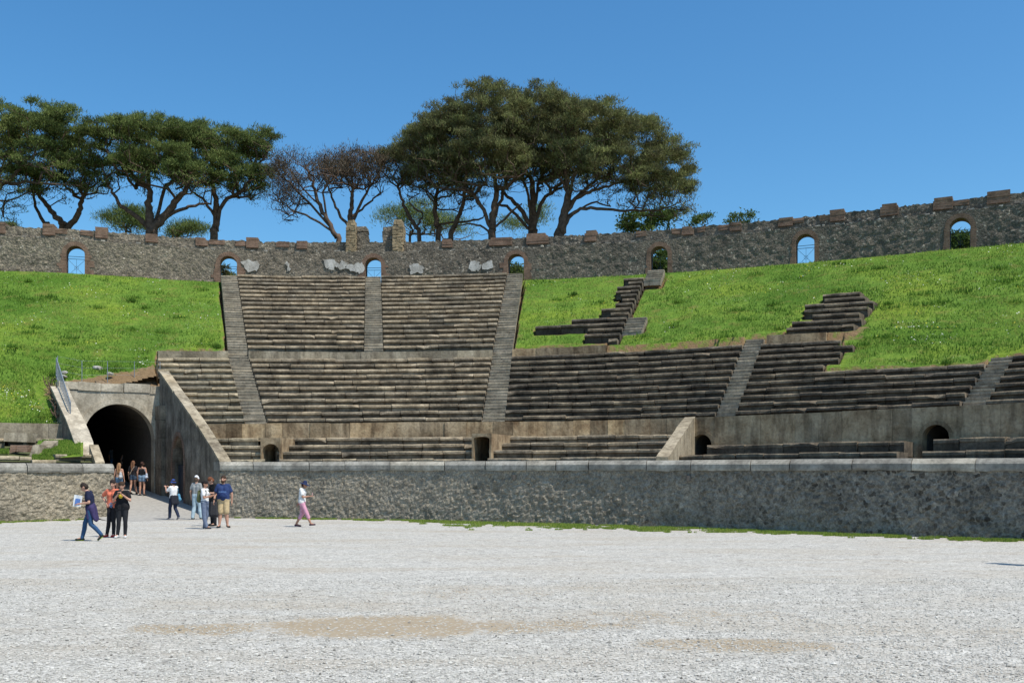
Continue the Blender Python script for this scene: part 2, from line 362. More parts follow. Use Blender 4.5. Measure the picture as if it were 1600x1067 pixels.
# ------------------------------------------------------------------ a row of stone seats
def seat_row(k, t, ua, ub, zt, rise, depth, mat, parent, name='seat_row', dark=0.0, rough=1.0, over=.10):
    """stepped blocks laid end to end from ua to ub"""
    mb = MB(); L = upm(k, (ua + ub) / 2, t) * (ub - ua)
    u = ua; um = upm(k, (ua + ub) / 2, t)
    while u < ub - 1e-4:
        ln = rng.uniform(.8, 2.0) / um; ue = min(ub, u + ln)
        if ub - ue < .35 / um: ue = ub
        n = max(2, int((ue - u) * um / .33) + 1)
        gp = rng.uniform(.004, .02); uu = np.linspace(u + gp / um, ue - gp / um, n); P = S(k, uu, np.full(n, t)); Pu = S(k, uu, np.full(n, min(t + .05, 1.02)))
        rad = Pu - P; rad /= np.linalg.norm(rad, axis=1)[:, None]
        off = rng.normal(0, .016 * rough); dz = rng.normal(0, .012 * rough); tone = np.clip(rng.normal(.5, .17), 0, 1)
        ch = np.abs(rng.normal(.030, .012, n)) + .012; jr = rng.normal(0, .006 * rough, n)
        if rng.random() < .13 * rough: ch[rng.choice([0, n - 1, rng.integers(n)])] += rng.uniform(.06, .20)
        ov = np.clip(over + rng.normal(0, .012), .02, .14)
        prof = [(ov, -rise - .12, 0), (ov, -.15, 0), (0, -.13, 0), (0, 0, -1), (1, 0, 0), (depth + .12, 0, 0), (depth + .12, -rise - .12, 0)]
        V = []
        for a, (pr, pz, fl) in enumerate(prof):
            rr = np.full(n, pr); zz = np.full(n, pz)
            if a in (2,): rr = rr + jr
            if a == 3: rr = jr.copy(); zz = -ch
            if a == 4: rr = jr + ch * .9; zz = np.zeros(n)
            rr = rr + off; zz = zz + dz
            V.append(np.column_stack([P[:, 0] + rad[:, 0] * rr, P[:, 1] + rad[:, 1] * rr, zt + zz]))
        V = np.array(V); m = len(prof)
        V += rng.normal(0, .004, V.shape)
        idx = lambda a, b: a * n + b
        Q = [[idx(a, b), idx(a, b + 1), idx((a + 1) % m, b + 1), idx((a + 1) % m, b)] for a in range(m) for b in range(n - 1)]
        T = []
        for e, sgn in ((0, 1), (n - 1, -1)):
            for a in range(1, m - 1):
                tri = [idx(0, e), idx(a, e), idx(a + 1, e)]; T.append(tri if sgn > 0 else tri[::-1])
        tv = np.repeat(np.clip(tone + np.array([-.32, -.42, .10, .33, .38, .25, -.2]) + 0 * dz, 0, 1), n)  # faces darkened, lips lightened: lichen plus overhang shade and sunlit edge painted in
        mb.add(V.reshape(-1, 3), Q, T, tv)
        u = ue
    return mb.build(name, mat, parent)

def radial_depth(k, u, dt):
    return float(np.linalg.norm(S(k, np.array(u), np.array(.5 + dt)) - S(k, np.array(u), np.array(.5))))
def p3(k, u, t, z): q = S(k, np.array(u), np.array(t)); return np.array([q[0], q[1], z])

def wedge(label, k, rows, matf, group):
    """rows: list of (i, ua, ub)"""
    i0, a0, b0 = rows[0]
    tt = (t1 if k == 1 else t2); zz = (z1 if k == 1 else z2); rise = RISE1 if k == 1 else RISE2; dt = .86 / N1 if k == 1 else .925 / N2
    root = empty('seating_block', p3(k, (a0 + b0) / 2, tt(i0), zz(i0) - rise), label, 'stone seating', group)
    for i, a, b in rows:
        aw = AW
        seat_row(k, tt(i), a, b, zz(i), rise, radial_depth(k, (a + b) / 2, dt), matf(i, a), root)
    return root
def ae(k, u, t, sgn): return u + sgn * (AW if u < 4.5 else .43) / upm(k, u, t)         # edge of an aisle

# drop mask: rows known to exist, used to sink the grass under them
rows_spec = []
def add_wedge(label, k, rows, mat, group='blocks of stone seating rows'):
    rows_spec.append((k, rows)); return wedge(label, k, rows, mat, group)
tt1 = [t1(i) for i in range(N1)]; tt2 = [t2(i) for i in range(N2)]
S_, SD, SP = M['seat'], M['seat_dark'], M['seat_pale']
add_wedge('pale stone seating block between the arched gate and the leftmost stairway', 1,
    [(i, clip_u(1, t1(i)), ae(1, 1, t1(i), -1)) for i in range(N1)], lambda i, a: SP)
add_wedge('wide middle block of stone seat rows between the two full stairways, below the ledge', 1,
    [(i, ae(1, 1, t1(i), 1), ae(1, 3, t1(i), -1)) for i in range(N1)], lambda i, a: S_)
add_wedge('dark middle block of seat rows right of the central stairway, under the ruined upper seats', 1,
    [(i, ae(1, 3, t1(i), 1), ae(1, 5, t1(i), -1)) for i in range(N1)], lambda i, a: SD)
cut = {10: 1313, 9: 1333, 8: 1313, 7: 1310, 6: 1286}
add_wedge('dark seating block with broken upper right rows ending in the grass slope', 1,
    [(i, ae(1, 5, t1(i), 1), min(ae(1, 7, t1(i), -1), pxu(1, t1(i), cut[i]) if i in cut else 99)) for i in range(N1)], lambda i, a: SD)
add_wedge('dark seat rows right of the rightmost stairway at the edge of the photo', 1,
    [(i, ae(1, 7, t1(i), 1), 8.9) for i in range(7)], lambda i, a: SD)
add_wedge('upper seating block left of the narrow central stairway below the plastered wall', 2,
    [(i, ae(2, 1, t2(i), 1), ae(2, 2, t2(i), -1)) for i in range(N2)], lambda i, a: S_)
add_wedge('upper seating block right of the narrow central stairway, chipped near its top', 2,
    [(i, ae(2, 2, t2(i), 1), ae(2, 3, t2(i), -1)) for i in range(N2)], lambda i, a: S_)
left_ends = [950, 913, 918, 836, 893, 954, 939, 961, 972, 970, 962, 964, 982, 974]
add_wedge('narrow ruined strip of dark upper seats climbing through the grass beside broken stairs', 2,
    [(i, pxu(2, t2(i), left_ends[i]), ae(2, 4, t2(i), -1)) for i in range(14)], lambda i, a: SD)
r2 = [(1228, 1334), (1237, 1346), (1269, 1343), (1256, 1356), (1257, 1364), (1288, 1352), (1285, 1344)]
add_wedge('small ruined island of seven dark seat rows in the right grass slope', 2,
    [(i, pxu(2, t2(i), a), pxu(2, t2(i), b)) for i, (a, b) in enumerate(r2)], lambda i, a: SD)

# ------------------------------------------------------------------ stairways
def stairway(label, k, ua, ub_t, i0, i1, mat, jag=False):
    tt = (t1 if k == 1 else t2); zz = (z1 if k == 1 else z2); rise = RISE1 if k == 1 else RISE2; dt = .86 / N1 if k == 1 else .925 / N2
    mb = MB()
    root = empty('stairway', p3(k, ua, tt(i0), zz(i0) - rise), label, 'stairway', 'stairways between the seats')
    for i in range(i0, i1):
        for h in (0, 1):
            t = tt(i) + dt * h * .5; z = zz(i) - rise * .5 * (1 - h)
            hw = (AW if ua < 4.5 else .43) * .98 / upm(k, ua, t)
            a, b = p3(k, ua - hw, t, 0), p3(k, ua + hw, t, 0); q = p3(k, ua, t + dt * .5, 0) - p3(k, ua, t, 0)
            q = q * 1.25; q[2] = 0
            dz = rng.normal(0, .006); z += dz
            ex = b - a; n = 2; cutp = rng.uniform(.3, .7)
            for s0, s1 in (((0, cutp), (cutp, 1)) if rng.random() < .3 else ((0, 1),)):
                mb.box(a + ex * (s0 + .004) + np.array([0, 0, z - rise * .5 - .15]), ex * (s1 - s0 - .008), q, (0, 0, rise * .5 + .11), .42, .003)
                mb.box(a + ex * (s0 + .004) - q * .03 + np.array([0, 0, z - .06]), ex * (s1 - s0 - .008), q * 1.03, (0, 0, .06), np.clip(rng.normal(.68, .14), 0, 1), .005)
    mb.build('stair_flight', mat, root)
    return root
stairway('lower flight of the leftmost stairway rising beside the pale seats', 1, 1, None, 0, N1 + 1, M['stair'])
stairway('upper flight of the leftmost stairway along the left grass slope', 2, 1, None, 0, N2, M['stair'])
stairway('narrow stairway straight down from the middle wall arch to the ledge', 2, 2, None, 0, N2, M['stair'])
stairway('lower flight of the central stairway between the two wide middle blocks', 1, 3, None, 0, N1 + 1, M['stair'])
stairway('upper flight of the central stairway along the small grass patch', 2, 3, None, 0, N2, M['stair'])
stairway('stairway between the dark middle block and the broken seating block', 1, 5, None, 0, N1 + 1, M['stair'])
stairway('short stairway near the right edge of the photo', 1, 7, None, 0, 7, M['stair'])
stairway('broken steps low beside the narrow ruined seats', 2, 4, None, 2, 5, M['stair'])
stairway('broken steps high in the grass under the wall, beside the narrow ruined seats', 2, 4, None, 13, 16, M['stair'])
rows_spec.append((2, [(i, 3.9, ae(2, 4, t2(i), 1)) for i in (2, 3, 4, 13, 14, 15)]))
rows_spec += [(1, [(i, ae(1, u, t1(i), -1) , ae(1, u, t1(i), 1)) for i in range(n)]) for u, n in ((1, N1), (3, N1), (5, N1), (7, 7))]
rows_spec += [(2, [(i, ae(2, u, t2(i), -1) , ae(2, u, t2(i), 1)) for i in range(N2)]) for u in (1, 2, 3)]

# ------------------------------------------------------------------ curved slab walls (parapets, copings)
def slab_wall(name, label, cat, k, t, segs, zb, zt, thick, mat, lens=(1.1, 1.9), chamfer=.0, group=None, jit=.012, tone_sd=.22, part='wall_slab'):
    """segs: list of (ua, ub); upright slabs following the ring; one part per run"""
    root = empty(name, p3(k, (segs[0][0] + segs[-1][1]) / 2, t, zb), label, cat, group)
    for ua, ub in segs:
        if ub - ua < .005: continue
        mb = MB(); um = upm(k, (ua + ub) / 2, t); u = ua
        while u < ub - 1e-4:
            ue = min(ub, u + rng.uniform(*lens) / um)
            if ub - ue < .4 / um: ue = ub
            n = max(2, int((ue - u) * um / .6) + 1); uu = np.linspace(u + .004 / um, ue - .004 / um, n); P = S(k, uu, np.full(n, t))
            rad = S(k, uu, np.full(n, min(t + .05, 1))) - S(k, uu, np.full(n, min(t + .05, 1) - .05)); rad /= np.linalg.norm(rad, axis=1)[:, None]
            o = rng.normal(0, jit); tn = np.clip(rng.normal(.5, tone_sd), 0, 1); dz = rng.normal(0, jit * .7)
            prof = [(0, zb), (0, zt + dz - chamfer), (chamfer * .9 + .02, zt + dz), (thick, zt + dz), (thick, zb)]
            V = np.array([np.column_stack([P[:, 0] + rad[:, 0] * (a + o), P[:, 1] + rad[:, 1] * (a + o), np.full(n, z)]) for a, z in prof]); m = 5
            idx = lambda a, b: a * n + b
            Q = [[idx(a, b), idx(a, b + 1), idx((a + 1) % m, b + 1), idx((a + 1) % m, b)] for a in range(m) for b in range(n - 1)]
            T = []
            for e, sg in ((0, 1), (n - 1, -1)):
                for a in range(1, m - 1):
                    tri = [idx(0, e), idx(a, e), idx(a + 1, e)]; T.append(tri if sg > 0 else tri[::-1])
            mb.add(V.reshape(-1, 3), Q, T, tn); u = ue
        mb.build(part, mat, root)
    return root
# ledge wall on top of the middle seats
U2 = lambda px: pxu(1, .995, px)
slab_wall('ledge_wall', 'pale low ledge wall with orange lichen above the pale seats by the gate', 'stone wall', 1, .985, [(clip_u(1, .985), ae(1, 1, 1, -1))], z1(N1 - 1) - .1, ZW1, .35, M['lichen'], group='low ledge walls')
slab_wall('ledge_wall', 'long low grey ledge wall under the two upper seating blocks', 'stone wall', 1, .985, [(ae(1, 1, 1, 1), ae(1, 3, 1, -1))], z1(N1 - 1) - .1, ZW1, .35, M['slab_pale'], group='low ledge walls')
slab_wall('ledge_wall', 'low ledge wall below the small grass patch right of the central stairway', 'stone wall', 1, .985, [(ae(1, 3, 1, 1), U2(947))], z1(N1 - 1) - .1, ZW1, .35, M['slab'], group='low ledge walls')
slab_wall('ledge_wall', 'short low ledge wall below the small ruined island of seats', 'stone wall', 1, .985, [(ae(1, 5, 1, 1) + .03, U2(1292))], z1(N1 - 1) - .1, ZW1, .35, M['slab'], group='low ledge walls')

# parapet between lowest and middle seats, with arched passages to the right
ULP, URP = pxu(0, .999, 113), clip_u(0, .999)
UD = pxu(0, .999, 1072)                         # diagonal wall meets the parapet
DOORS = [(pxu(0, .9, 414), .40), (pxu(0, .9, 757), .36), (pxu(0, .99, 1096), .43), (pxu(0, .99, 1460), .46)]
ZP = EYE + Z1
def gap(i, k=0, t=1.0, extra=.0): u, hw = DOORS[i]; m = upm(k, u, t); return u - (hw + extra) / m, u + (hw + extra) / m
g2, g3 = gap(2, extra=.12), gap(3, extra=.35)
slab_wall('parapet_wall', 'pale slab parapet left of the arched gate under the grass', 'stone wall', 0, .999, [(-4, ULP)], 3.35, ZP, .4, M['slab_pale'], group='slab parapet walls')
slab_wall('parapet_wall', 'long brown slab parapet from the gate to the slanting wall', 'stone wall', 0, .999, [(URP, UD)], 3.3, ZP, .4, M['slab'], lens=(.7, 1.2), group='slab parapet walls')
tallp = slab_wall('parapet_wall', 'tall dark stained slab parapet at right pierced by two arched passages', 'stone wall', 0, .999, [(UD, g2[0]), (g2[1], g3[0]), (g3[1], 9.9)], 1.9, ZP, .4, M['slab'], lens=(1.3, 2.2), group='slab parapet walls')

# ------------------------------------------------------------------ generic panel with an arched hole
def arch_panel(mb, o, ex, ez, width, zb, zt, cx, hw, sill, spring, thick, tone=.5, seg=14, rise=None, sub=1):
    """o: plan point of the panel's left end, ex: unit plan vector along it, ez: unit plan vector into the wall. Hole centre cx."""
    rise = hw if rise is None else rise
    arc = [(cx - hw * math.cos(a), spring + rise * math.sin(a)) for a in np.linspace(0, math.pi, seg + 1)]
    def P(x, z, dpt): return [o[0] + ex[0] * x + ez[0] * dpt, o[1] + ex[1] * x + ez[1] * dpt, z]
    V, Q = [], []
    def quad(a, b, c, d_): n = len(V); V.extend([a, b, c, d_]); Q.append([n, n + 1, n + 2, n + 3])
    for dpt in (0, thick):
        fl = (lambda l: l if dpt == 0 else l[::-1])
        for (x0, x1, z0, z1_) in ((0, cx - hw, zb, spring), (cx + hw, width, zb, spring), (0, cx - hw, spring, zt), (cx + hw, width, spring, zt)):
            if x1 - x0 > 1e-4: quad(*fl([P(x0, z0, dpt), P(x1, z0, dpt), P(x1, z1_, dpt), P(x0, z1_, dpt)]))
        for (xa, za), (xb, zb_) in zip(arc[:-1], arc[1:]):
            quad(*fl([P(xa, za, dpt), P(xb, zb_, dpt), P(xb, zt, dpt), P(xa, zt, dpt)]))
        if sill > zb: quad(*fl([P(cx - hw, zb, dpt), P(cx + hw, zb, dpt), P(cx + hw, sill, dpt), P(cx - hw, sill, dpt)]))
    for (xa, za), (xb, zb_) in zip(arc[:-1], arc[1:]): quad(P(xa, za, 0), P(xa, za, thick), P(xb, zb_, thick), P(xb, zb_, 0))
    quad(P(cx - hw, sill, 0), P(cx - hw, sill, thick), P(cx - hw, spring, thick), P(cx - hw, spring, 0))
    quad(P(cx + hw, spring, 0), P(cx + hw, spring, thick), P(cx + hw, sill, thick), P(cx + hw, sill, 0))
    quad(P(cx - hw, sill, 0), P(cx + hw, sill, 0), P(cx + hw, sill, thick), P(cx - hw, sill, thick))
    quad(P(0, zt, 0), P(width, zt, 0), P(width, zt, thick), P(0, zt, thick))
    quad(P(0, zb, thick), P(0, zb, 0), P(0, zt, 0), P(0, zt, thick)); quad(P(width, zb, 0), P(width, zb, thick), P(width, zt, thick), P(width, zt, 0))
    mb.add(V, Q, tone=tone)
def arch_ring(mb, o, ex, ez, cx, hw, sill, spring, band, proud, depth, n=17, jambs=True, rise=None, tn=(.5, .2), course=.28, even=False, jvar=(.85, 1.3)):
    """voussoirs and jamb blocks round an opening"""
    rise = hw if rise is None else rise
    def P(x, z, dpt): return [o[0] + ex[0] * x + ez[0] * dpt, o[1] + ex[1] * x + ez[1] * dpt, z]
    an = np.linspace(0, math.pi, n + 1)
    def solid(c4, tone):
        V = [P(x, z, -proud) for x, z in c4] + [P(x, z, depth) for x, z in c4]
        mb.add(V, [[0, 1, 2, 3], [7, 6, 5, 4], [0, 4, 5, 1], [1, 5, 6, 2], [2, 6, 7, 3], [3, 7, 4, 0]], tone=tone)
    for a, b in zip(an[:-1], an[1:]):
        e = .0008 if even else .006; a2, b2 = a + e, b - e; bb = band * (1 if even else rng.uniform(.93, 1.07))
        c4 = [(cx - (hw - .004) * math.cos(a2), spring + (rise - .004) * math.sin(a2)), (cx - (hw - .004) * math.cos(b2), spring + (rise - .004) * math.sin(b2)),
              (cx - (hw + bb) * math.cos(b2), spring + (rise + bb) * math.sin(b2)), (cx - (hw + bb) * math.cos(a2), spring + (rise + bb) * math.sin(a2))]
        solid(c4, np.clip(rng.normal(*tn), 0, 1))
    if jambs:
        z = sill
        while z < spring - .02:
            zn = min(spring, z + course * rng.uniform(.85, 1.15))
            for sg in (-1, 1):
                bb = band * rng.uniform(*jvar)
                x0, x1 = sorted((cx + sg * (hw - .004), cx + sg * (hw + bb)))
                solid([(x0, z), (x1, z), (x1, zn - .006), (x0, zn - .006)], np.clip(rng.normal(*tn), 0, 1))
            z = zn
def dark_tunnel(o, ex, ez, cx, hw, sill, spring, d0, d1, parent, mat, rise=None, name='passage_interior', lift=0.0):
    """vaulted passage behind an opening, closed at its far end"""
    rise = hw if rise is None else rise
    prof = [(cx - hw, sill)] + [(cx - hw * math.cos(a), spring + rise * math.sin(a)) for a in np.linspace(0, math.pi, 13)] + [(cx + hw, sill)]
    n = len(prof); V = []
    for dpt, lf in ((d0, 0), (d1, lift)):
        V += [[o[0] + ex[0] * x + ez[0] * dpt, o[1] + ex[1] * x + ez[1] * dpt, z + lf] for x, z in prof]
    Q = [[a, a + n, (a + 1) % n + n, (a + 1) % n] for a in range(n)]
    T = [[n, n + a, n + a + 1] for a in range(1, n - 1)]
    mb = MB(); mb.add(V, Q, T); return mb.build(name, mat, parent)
def frame_at(k, u, t):
    """left end direction frame (ex along the ring to the right, ez outwards)"""
    p = S(k, np.array(u), np.array(t)); e = S(k, np.array(u + .03), np.array(t)) - S(k, np.array(u - .03), np.array(t)); e = e / np.linalg.norm(e)
    return p, e, np.array([-e[1], e[0]])
for i, gg, wet in ((2, g2, 'beside the slanting wall'), (3, g3, 'near the right edge of the photo')):
    u, hw = DOORS[i]; a, b = S(0, np.array(gg[0]), np.array(.999)), S(0, np.array(gg[1]), np.array(.999)); wd = np.linalg.norm(b - a); ex = (b - a) / wd; ez = np.array([-ex[1], ex[0]])
    spz = (3.0, 3.06)[i - 2]; root = empty('passage_arch', (*((a + b) / 2), 2.2), 'arched dark passage through the tall parapet ' + wet, 'archway', 'arched passages behind the lowest seats')
    mb = MB(); arch_panel(mb, a, ex, ez, wd, 1.9, ZP + .0, wd / 2, hw, 2.0, spz, .42, tone=.55, rise=hw * .95); mb.build('arch_panel', M['slab'], root)
    mb = MB(); arch_ring(mb, a, ex, ez, wd / 2, hw, 2.5, spz, .14, .012, .1, 11, jambs=False, rise=hw * .95, tn=(.25, .1)); mb.build('arch_ring', M['slab'], root)
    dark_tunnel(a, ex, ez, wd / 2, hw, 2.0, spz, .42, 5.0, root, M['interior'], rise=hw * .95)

# ------------------------------------------------------------------ lowest seats
ZL = 2.12
def low_t(u):                                   # inner edge of the lowest rows, leaving a walk behind the podium
    return .30
NL = 4
def lowrows(label, segs, n, mat, t0=.30, t1_=.97, ztop=None, group='lowest seating rows behind the podium wall', rise=.32, over=.09):
    root = empty('seating_block', p3(0, (segs[0][0][0] + segs[0][0][1]) / 2, t0, ZL), label, 'stone seating', group)
    dt = (t1_ - t0) / n
    for i in range(n):
        for (a, b) in segs[min(i, len(segs) - 1)] if isinstance(segs[0], list) else segs:
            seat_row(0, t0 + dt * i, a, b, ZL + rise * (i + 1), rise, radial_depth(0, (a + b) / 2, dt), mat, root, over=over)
    return root
def lt(i, n, t0=.30, t1_=.97): return t0 + (t1_ - t0) / n * i
ga, gb = gap(0, t=.6), gap(1, t=.6)
lowrows('lowest pale seat rows between the gate wing wall and the small arched opening', [[(clip_u(0, lt(i, 4)), ga[0] + .014)] for i in range(4)], 4, SP)
lowrows('lowest seat rows between the small arched opening and the square dark opening', [[(ga[1] - .014, gb[0] + .014)]], 4, S_)
uD0, uD1 = pxu(0, .12, 1026), pxu(0, .999, 1070)
lowrows('lowest seat rows between the square dark opening and the slanting wall', [[(gb[1] - .014, uD0 + (uD1 - uD0) * lt(i, 4) - .03)] for i in range(4)], 4, S_)
gc, gd = gap(2, t=.6), gap(3, t=.6)
lowrows('two dark front benches right of the slanting wall', [[(pxu(0, .45, 1062), pxu(0, .45, 1402))], [(pxu(0, .7, 1104), pxu(0, .7, 1412))]], 2, SD, t0=.45, t1_=.98, rise=.40, over=.02)
lowrows('two dark front benches beginning at the rightmost arched passage', [[(pxu(0, .45, 1440), 9.6)], [(pxu(0, .7, 1457), 9.6)]], 2, SD, t0=.45, t1_=.98, rise=.41, over=.02)
# openings among the lowest rows
for i, lab, arched in ((0, 'small arched dark opening in the lowest seats near the gate', True), (1, 'square dark opening in the lowest seats below the central stairway', False)):
    u, hw = DOORS[i]; p, ex, ez = frame_at(0, u, .42)
    wd = 2 * hw + .12; a = p - ex * wd / 2
    root = empty('passage_arch', (p[0], p[1], 2.1), lab, 'archway', 'dark openings in the lowest seats')
    mb = MB(); top = 3.36 if arched else 3.44
    arch_panel(mb, a, ex, ez, wd, 2.0, top, wd / 2, hw - .02, 2.2 if arched else 2.15, 2.75 if arched else 3.22, 2.6, tone=.5, rise=(hw * .9 if arched else .1))
    mb.build('arch_panel', M['slab'], root)
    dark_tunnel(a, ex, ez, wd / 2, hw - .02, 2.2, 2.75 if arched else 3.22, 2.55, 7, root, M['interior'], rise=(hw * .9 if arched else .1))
# slanting wall (diagonal pale slab)
mb = MB()
A, B = S(0, np.array(uD0), np.array(.10)), S(0, np.array(uD1), np.array(.995))
e = (B - A) / np.linalg.norm(B - A); sd = np.array([e[1], -e[0]]); th = .42
V = []
for s_ in (0, th):
    for (p, zb_, zt_) in ((A, 2.0, 2.42), (B, 2.0, ZP + .03)):
        q = p + sd * s_; V += [[q[0], q[1], zb_], [q[0], q[1], zt_]]
# 0 A bot,1 A top,2 B bot,3 B top / 4..7 other side
n_sub = 14; Vs = []
for s_ in (0, th):
    for f_ in np.linspace(0, 1, n_sub):
        q = A + (B - A) * f_ + sd * s_; zt_ = 2.40 + (ZP + .03 - 2.40) * min(1, f_ * 1.02) + rng.normal(0, .015)
        Vs += [[q[0], q[1], 2.0], [q[0], q[1], zt_]]
n2_ = n_sub * 2; Q = []
for a in range(n_sub - 1):
    i = a * 2; Q += [[i, i + 1, i + 3, i + 2], [n2_ + i, n2_ + i + 2, n2_ + i + 3, n2_ + i + 1], [i + 1, n2_ + i + 1, n2_ + i + 3, i + 3]]
Q += [[0, n2_, n2_ + 1, 1], [n2_ - 2, n2_ - 1, 2 * n2_ - 1, 2 * n2_ - 2]]
mb.add(Vs, Q, tone=.7)
tag(mb.build('slanting_wall', M['slab_pale']), 'pale slanting stone wall dividing the lowest seats, lit by the sun', 'stone wall')

# ------------------------------------------------------------------ podium wall
def podium(label, ua, ub, mat, zc, group='podium walls round the arena', crumble=None):
    L = upm(0, (ua + ub) / 2, 0) * (ub - ua)
    root = empty('podium_wall', p3(0, (ua + ub) / 2, 0, 0), label, 'stone wall', group)
    n = int(L / .07); m = 30; zt = np.mean(zc) - .30
    uu = np.linspace(ua, ub, n); P = S(0, uu, np.zeros(n)); Pn = S(0, uu, np.full(n, .1)) - P; Pn /= np.linalg.norm(Pn, axis=1)[:, None]
    zz = np.linspace(-.1, zt, m)
    G = np.zeros((n, m, 3)); G[:, :, :2] = P[:, None]; G[:, :, 2] = zz[None]
    fl = G.reshape(-1, 3)
    dsp = .025 * vnoise(fl, 3.3, 1.7) + .05 * vnoise(fl, 8.5, 5.1) + .03 * vnoise(fl, .7, 9.0)
    G[:, :, :2] += -(dsp.reshape(n, m))[:, :, None] * Pn[:, None] - Pn[:, None] * (.03 * (1 - zz / zt))[None, :, None]
    i = np.arange(n - 1)[:, None] * m; j = np.arange(m - 1)[None]
    Q = np.stack([i + j, i + m + j, i + m + j + 1, i + j + 1], -1).reshape(-1, 4)
    mb = MB(); mb.add(G.reshape(-1, 3), Q)
    # back and ends
    Bk = np.zeros((n, 2, 3)); Bk[:, :, :2] = (P + Pn * .6)[:, None]; Bk[:, 1, 2] = zt; Bk[:, 0, 2] = -.1
    mb.add(Bk.reshape(-1, 3), [[2 * a + 1, 2 * a + 3, 2 * a + 2, 2 * a] for a in range(n - 1)])
    for e_ in (0, n - 1):
        q = P[e_]; r_ = Pn[e_]; V = [[q[0] - r_[0] * .02, q[1] - r_[1] * .02, -.1], [q[0] + r_[0] * .6, q[1] + r_[1] * .6, -.1], [q[0] + r_[0] * .6, q[1] + r_[1] * .6, zt], [q[0] - r_[0] * .02, q[1] - r_[1] * .02, zt]]
        mb.add(V, [[0, 1, 2, 3]])
    mb.build('wall_face', mat, root, smooth=False)
    # coping: long blocks with a sloping pale top
    cb = MB(); um = L / (ub - ua); u = ua
    while u < ub - 1e-4:
        ue = min(ub, u + rng.uniform(1.1, 2.3) / um)
        if ub - ue < .5 / um: ue = ub
        k_ = max(3, int((ue - u) * um / .22)); gp = rng.uniform(.003, .02); uq = np.linspace(u + gp / um, ue - gp / um, k_); P = S(0, uq, np.zeros(k_)); N = S(0, uq, np.full(k_, .1)) - P; N /= np.linalg.norm(N, axis=1)[:, None]
        o_ = rng.normal(0, .012); dz = rng.normal(0, .006) + (np.interp(uq, [ua, ub], zc) - np.mean(zc)); wv = np.cumsum(rng.normal(0, .004, k_)); wv -= wv.mean()
        prof = [(-.05, -.36), (-.07, -.29), (-.07, -.155), (-.03, -.11), (.10, -.015), (.2, 0), (1.25, 0), (1.25, -.36)]
        V = []
        for q, (a, z) in enumerate(prof):
            rr = a + o_ + (wv if 1 <= q <= 3 else 0) + rng.normal(0, .003, k_); z_ = np.mean(zc) + z + dz + (rng.normal(0, .012, k_) if q in (0, 1) else (wv * .8 if q == 3 else 0))
            V.append(np.column_stack([P[:, 0] + N[:, 0] * rr, P[:, 1] + N[:, 1] * rr, np.broadcast_to(z_, (k_,))]))
        V = np.array(V); mm = len(prof); idx = lambda a, b: a * k_ + b
        Q = [[idx(a, b), idx(a, b + 1), idx((a + 1) % mm, b + 1), idx((a + 1) % mm, b)] for a in range(mm) for b in range(k_ - 1)]
        T = []
        for e_, sg in ((0, 1), (k_ - 1, -1)):
            for a in range(1, mm - 1):
                tri = [idx(0, e_), idx(a, e_), idx(a + 1, e_)]; T.append(tri if sg > 0 else tri[::-1])
        cb.add(V.reshape(-1, 3), Q, T, np.clip(rng.normal(.5, .18), 0, 1)); u = ue
    cb.build('coping', M['coping'], root)
    return root
UG0, UG1 = -.6, .5
podium('low rubble podium wall left of the gate, fully lit by the sun', -4, UG0, M['podium'], [2.24, 2.24])
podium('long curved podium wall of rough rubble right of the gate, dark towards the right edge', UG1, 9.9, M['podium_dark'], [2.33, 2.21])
# weep holes
for px, y in ((803, 745), (1076, 747)):
    d = float(S(0, np.array(pxu(0, 0, px)), np.array(0.))[1]) - .10; c = at(px, d, y)
    mb = MB(); mb.box(c + np.array([-.07, 0, -.09]), (.14, 0, 0), (0, .12, 0), (0, 0, .18), jit=.012)
    tag(mb.build('drain_hole', M['interior']), 'small dark drain hole high in the podium wall ' + ('left of centre' if px < 900 else 'under the slanting wall'), 'drain hole', 'drain holes')

# ------------------------------------------------------------------ left low ruins beside the gate
root = empty('seating_block', p3(0, -1.3, .35, ZL), 'ruined lowest seats at far left with grass and fallen slabs', 'stone seating', 'lowest seating rows behind the podium wall')
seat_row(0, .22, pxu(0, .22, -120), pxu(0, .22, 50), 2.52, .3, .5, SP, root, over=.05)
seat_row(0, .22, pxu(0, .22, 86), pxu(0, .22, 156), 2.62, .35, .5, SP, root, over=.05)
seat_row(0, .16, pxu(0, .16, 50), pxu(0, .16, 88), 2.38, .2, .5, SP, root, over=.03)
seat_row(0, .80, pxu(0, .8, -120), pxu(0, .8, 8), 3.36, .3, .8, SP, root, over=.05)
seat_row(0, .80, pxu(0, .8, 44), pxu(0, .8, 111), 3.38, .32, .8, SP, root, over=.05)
mb = MB()
a, b = p3(0, -4, .16, 2.2), None
us = np.linspace(-4, ULP - .02, 30); A_ = S(0, us, np.full(30, .18)); B_ = S(0, us, np.full(30, .98))
V = np.vstack([np.column_stack([A_, np.full(30, 2.30)]), np.column_stack([B_, np.full(30, 3.05)])])
mb.add(V, [[i, i + 1, 31 + i, 30 + i] for i in range(29)]); mb.build('fill', M['earth'], root)
def slab_thing(name, px0, px1, y0, y1, d, depth, mat, label, cat='stone block', lean=0.0, tone=.5):
    c0, c1 = at(px0, d, y1), at(px1, d, y1); h = (y1 - y0) * d / F
    mb = MB(); mb.box(c0, c1 - c0, (0, depth, lean), (0, depth * .15, h), tone, .02); o = mb.build(name, mat); return tag(o, label, cat)
slab_thing('fallen_slab', 6, 42, 676, 690, 42.6, .8, M['slab_pale'], 'flat fallen slab leaning on the left parapet')
slab_thing('stone_block', 16, 24, 695, 706, 41.3, .5, M['brick'], 'small upright brick fragment at far left')
slab_thing('stone_block', 25, 42, 694, 706, 41.2, .5, M['brick'], 'wider red brick fragment beside the small one at far left')
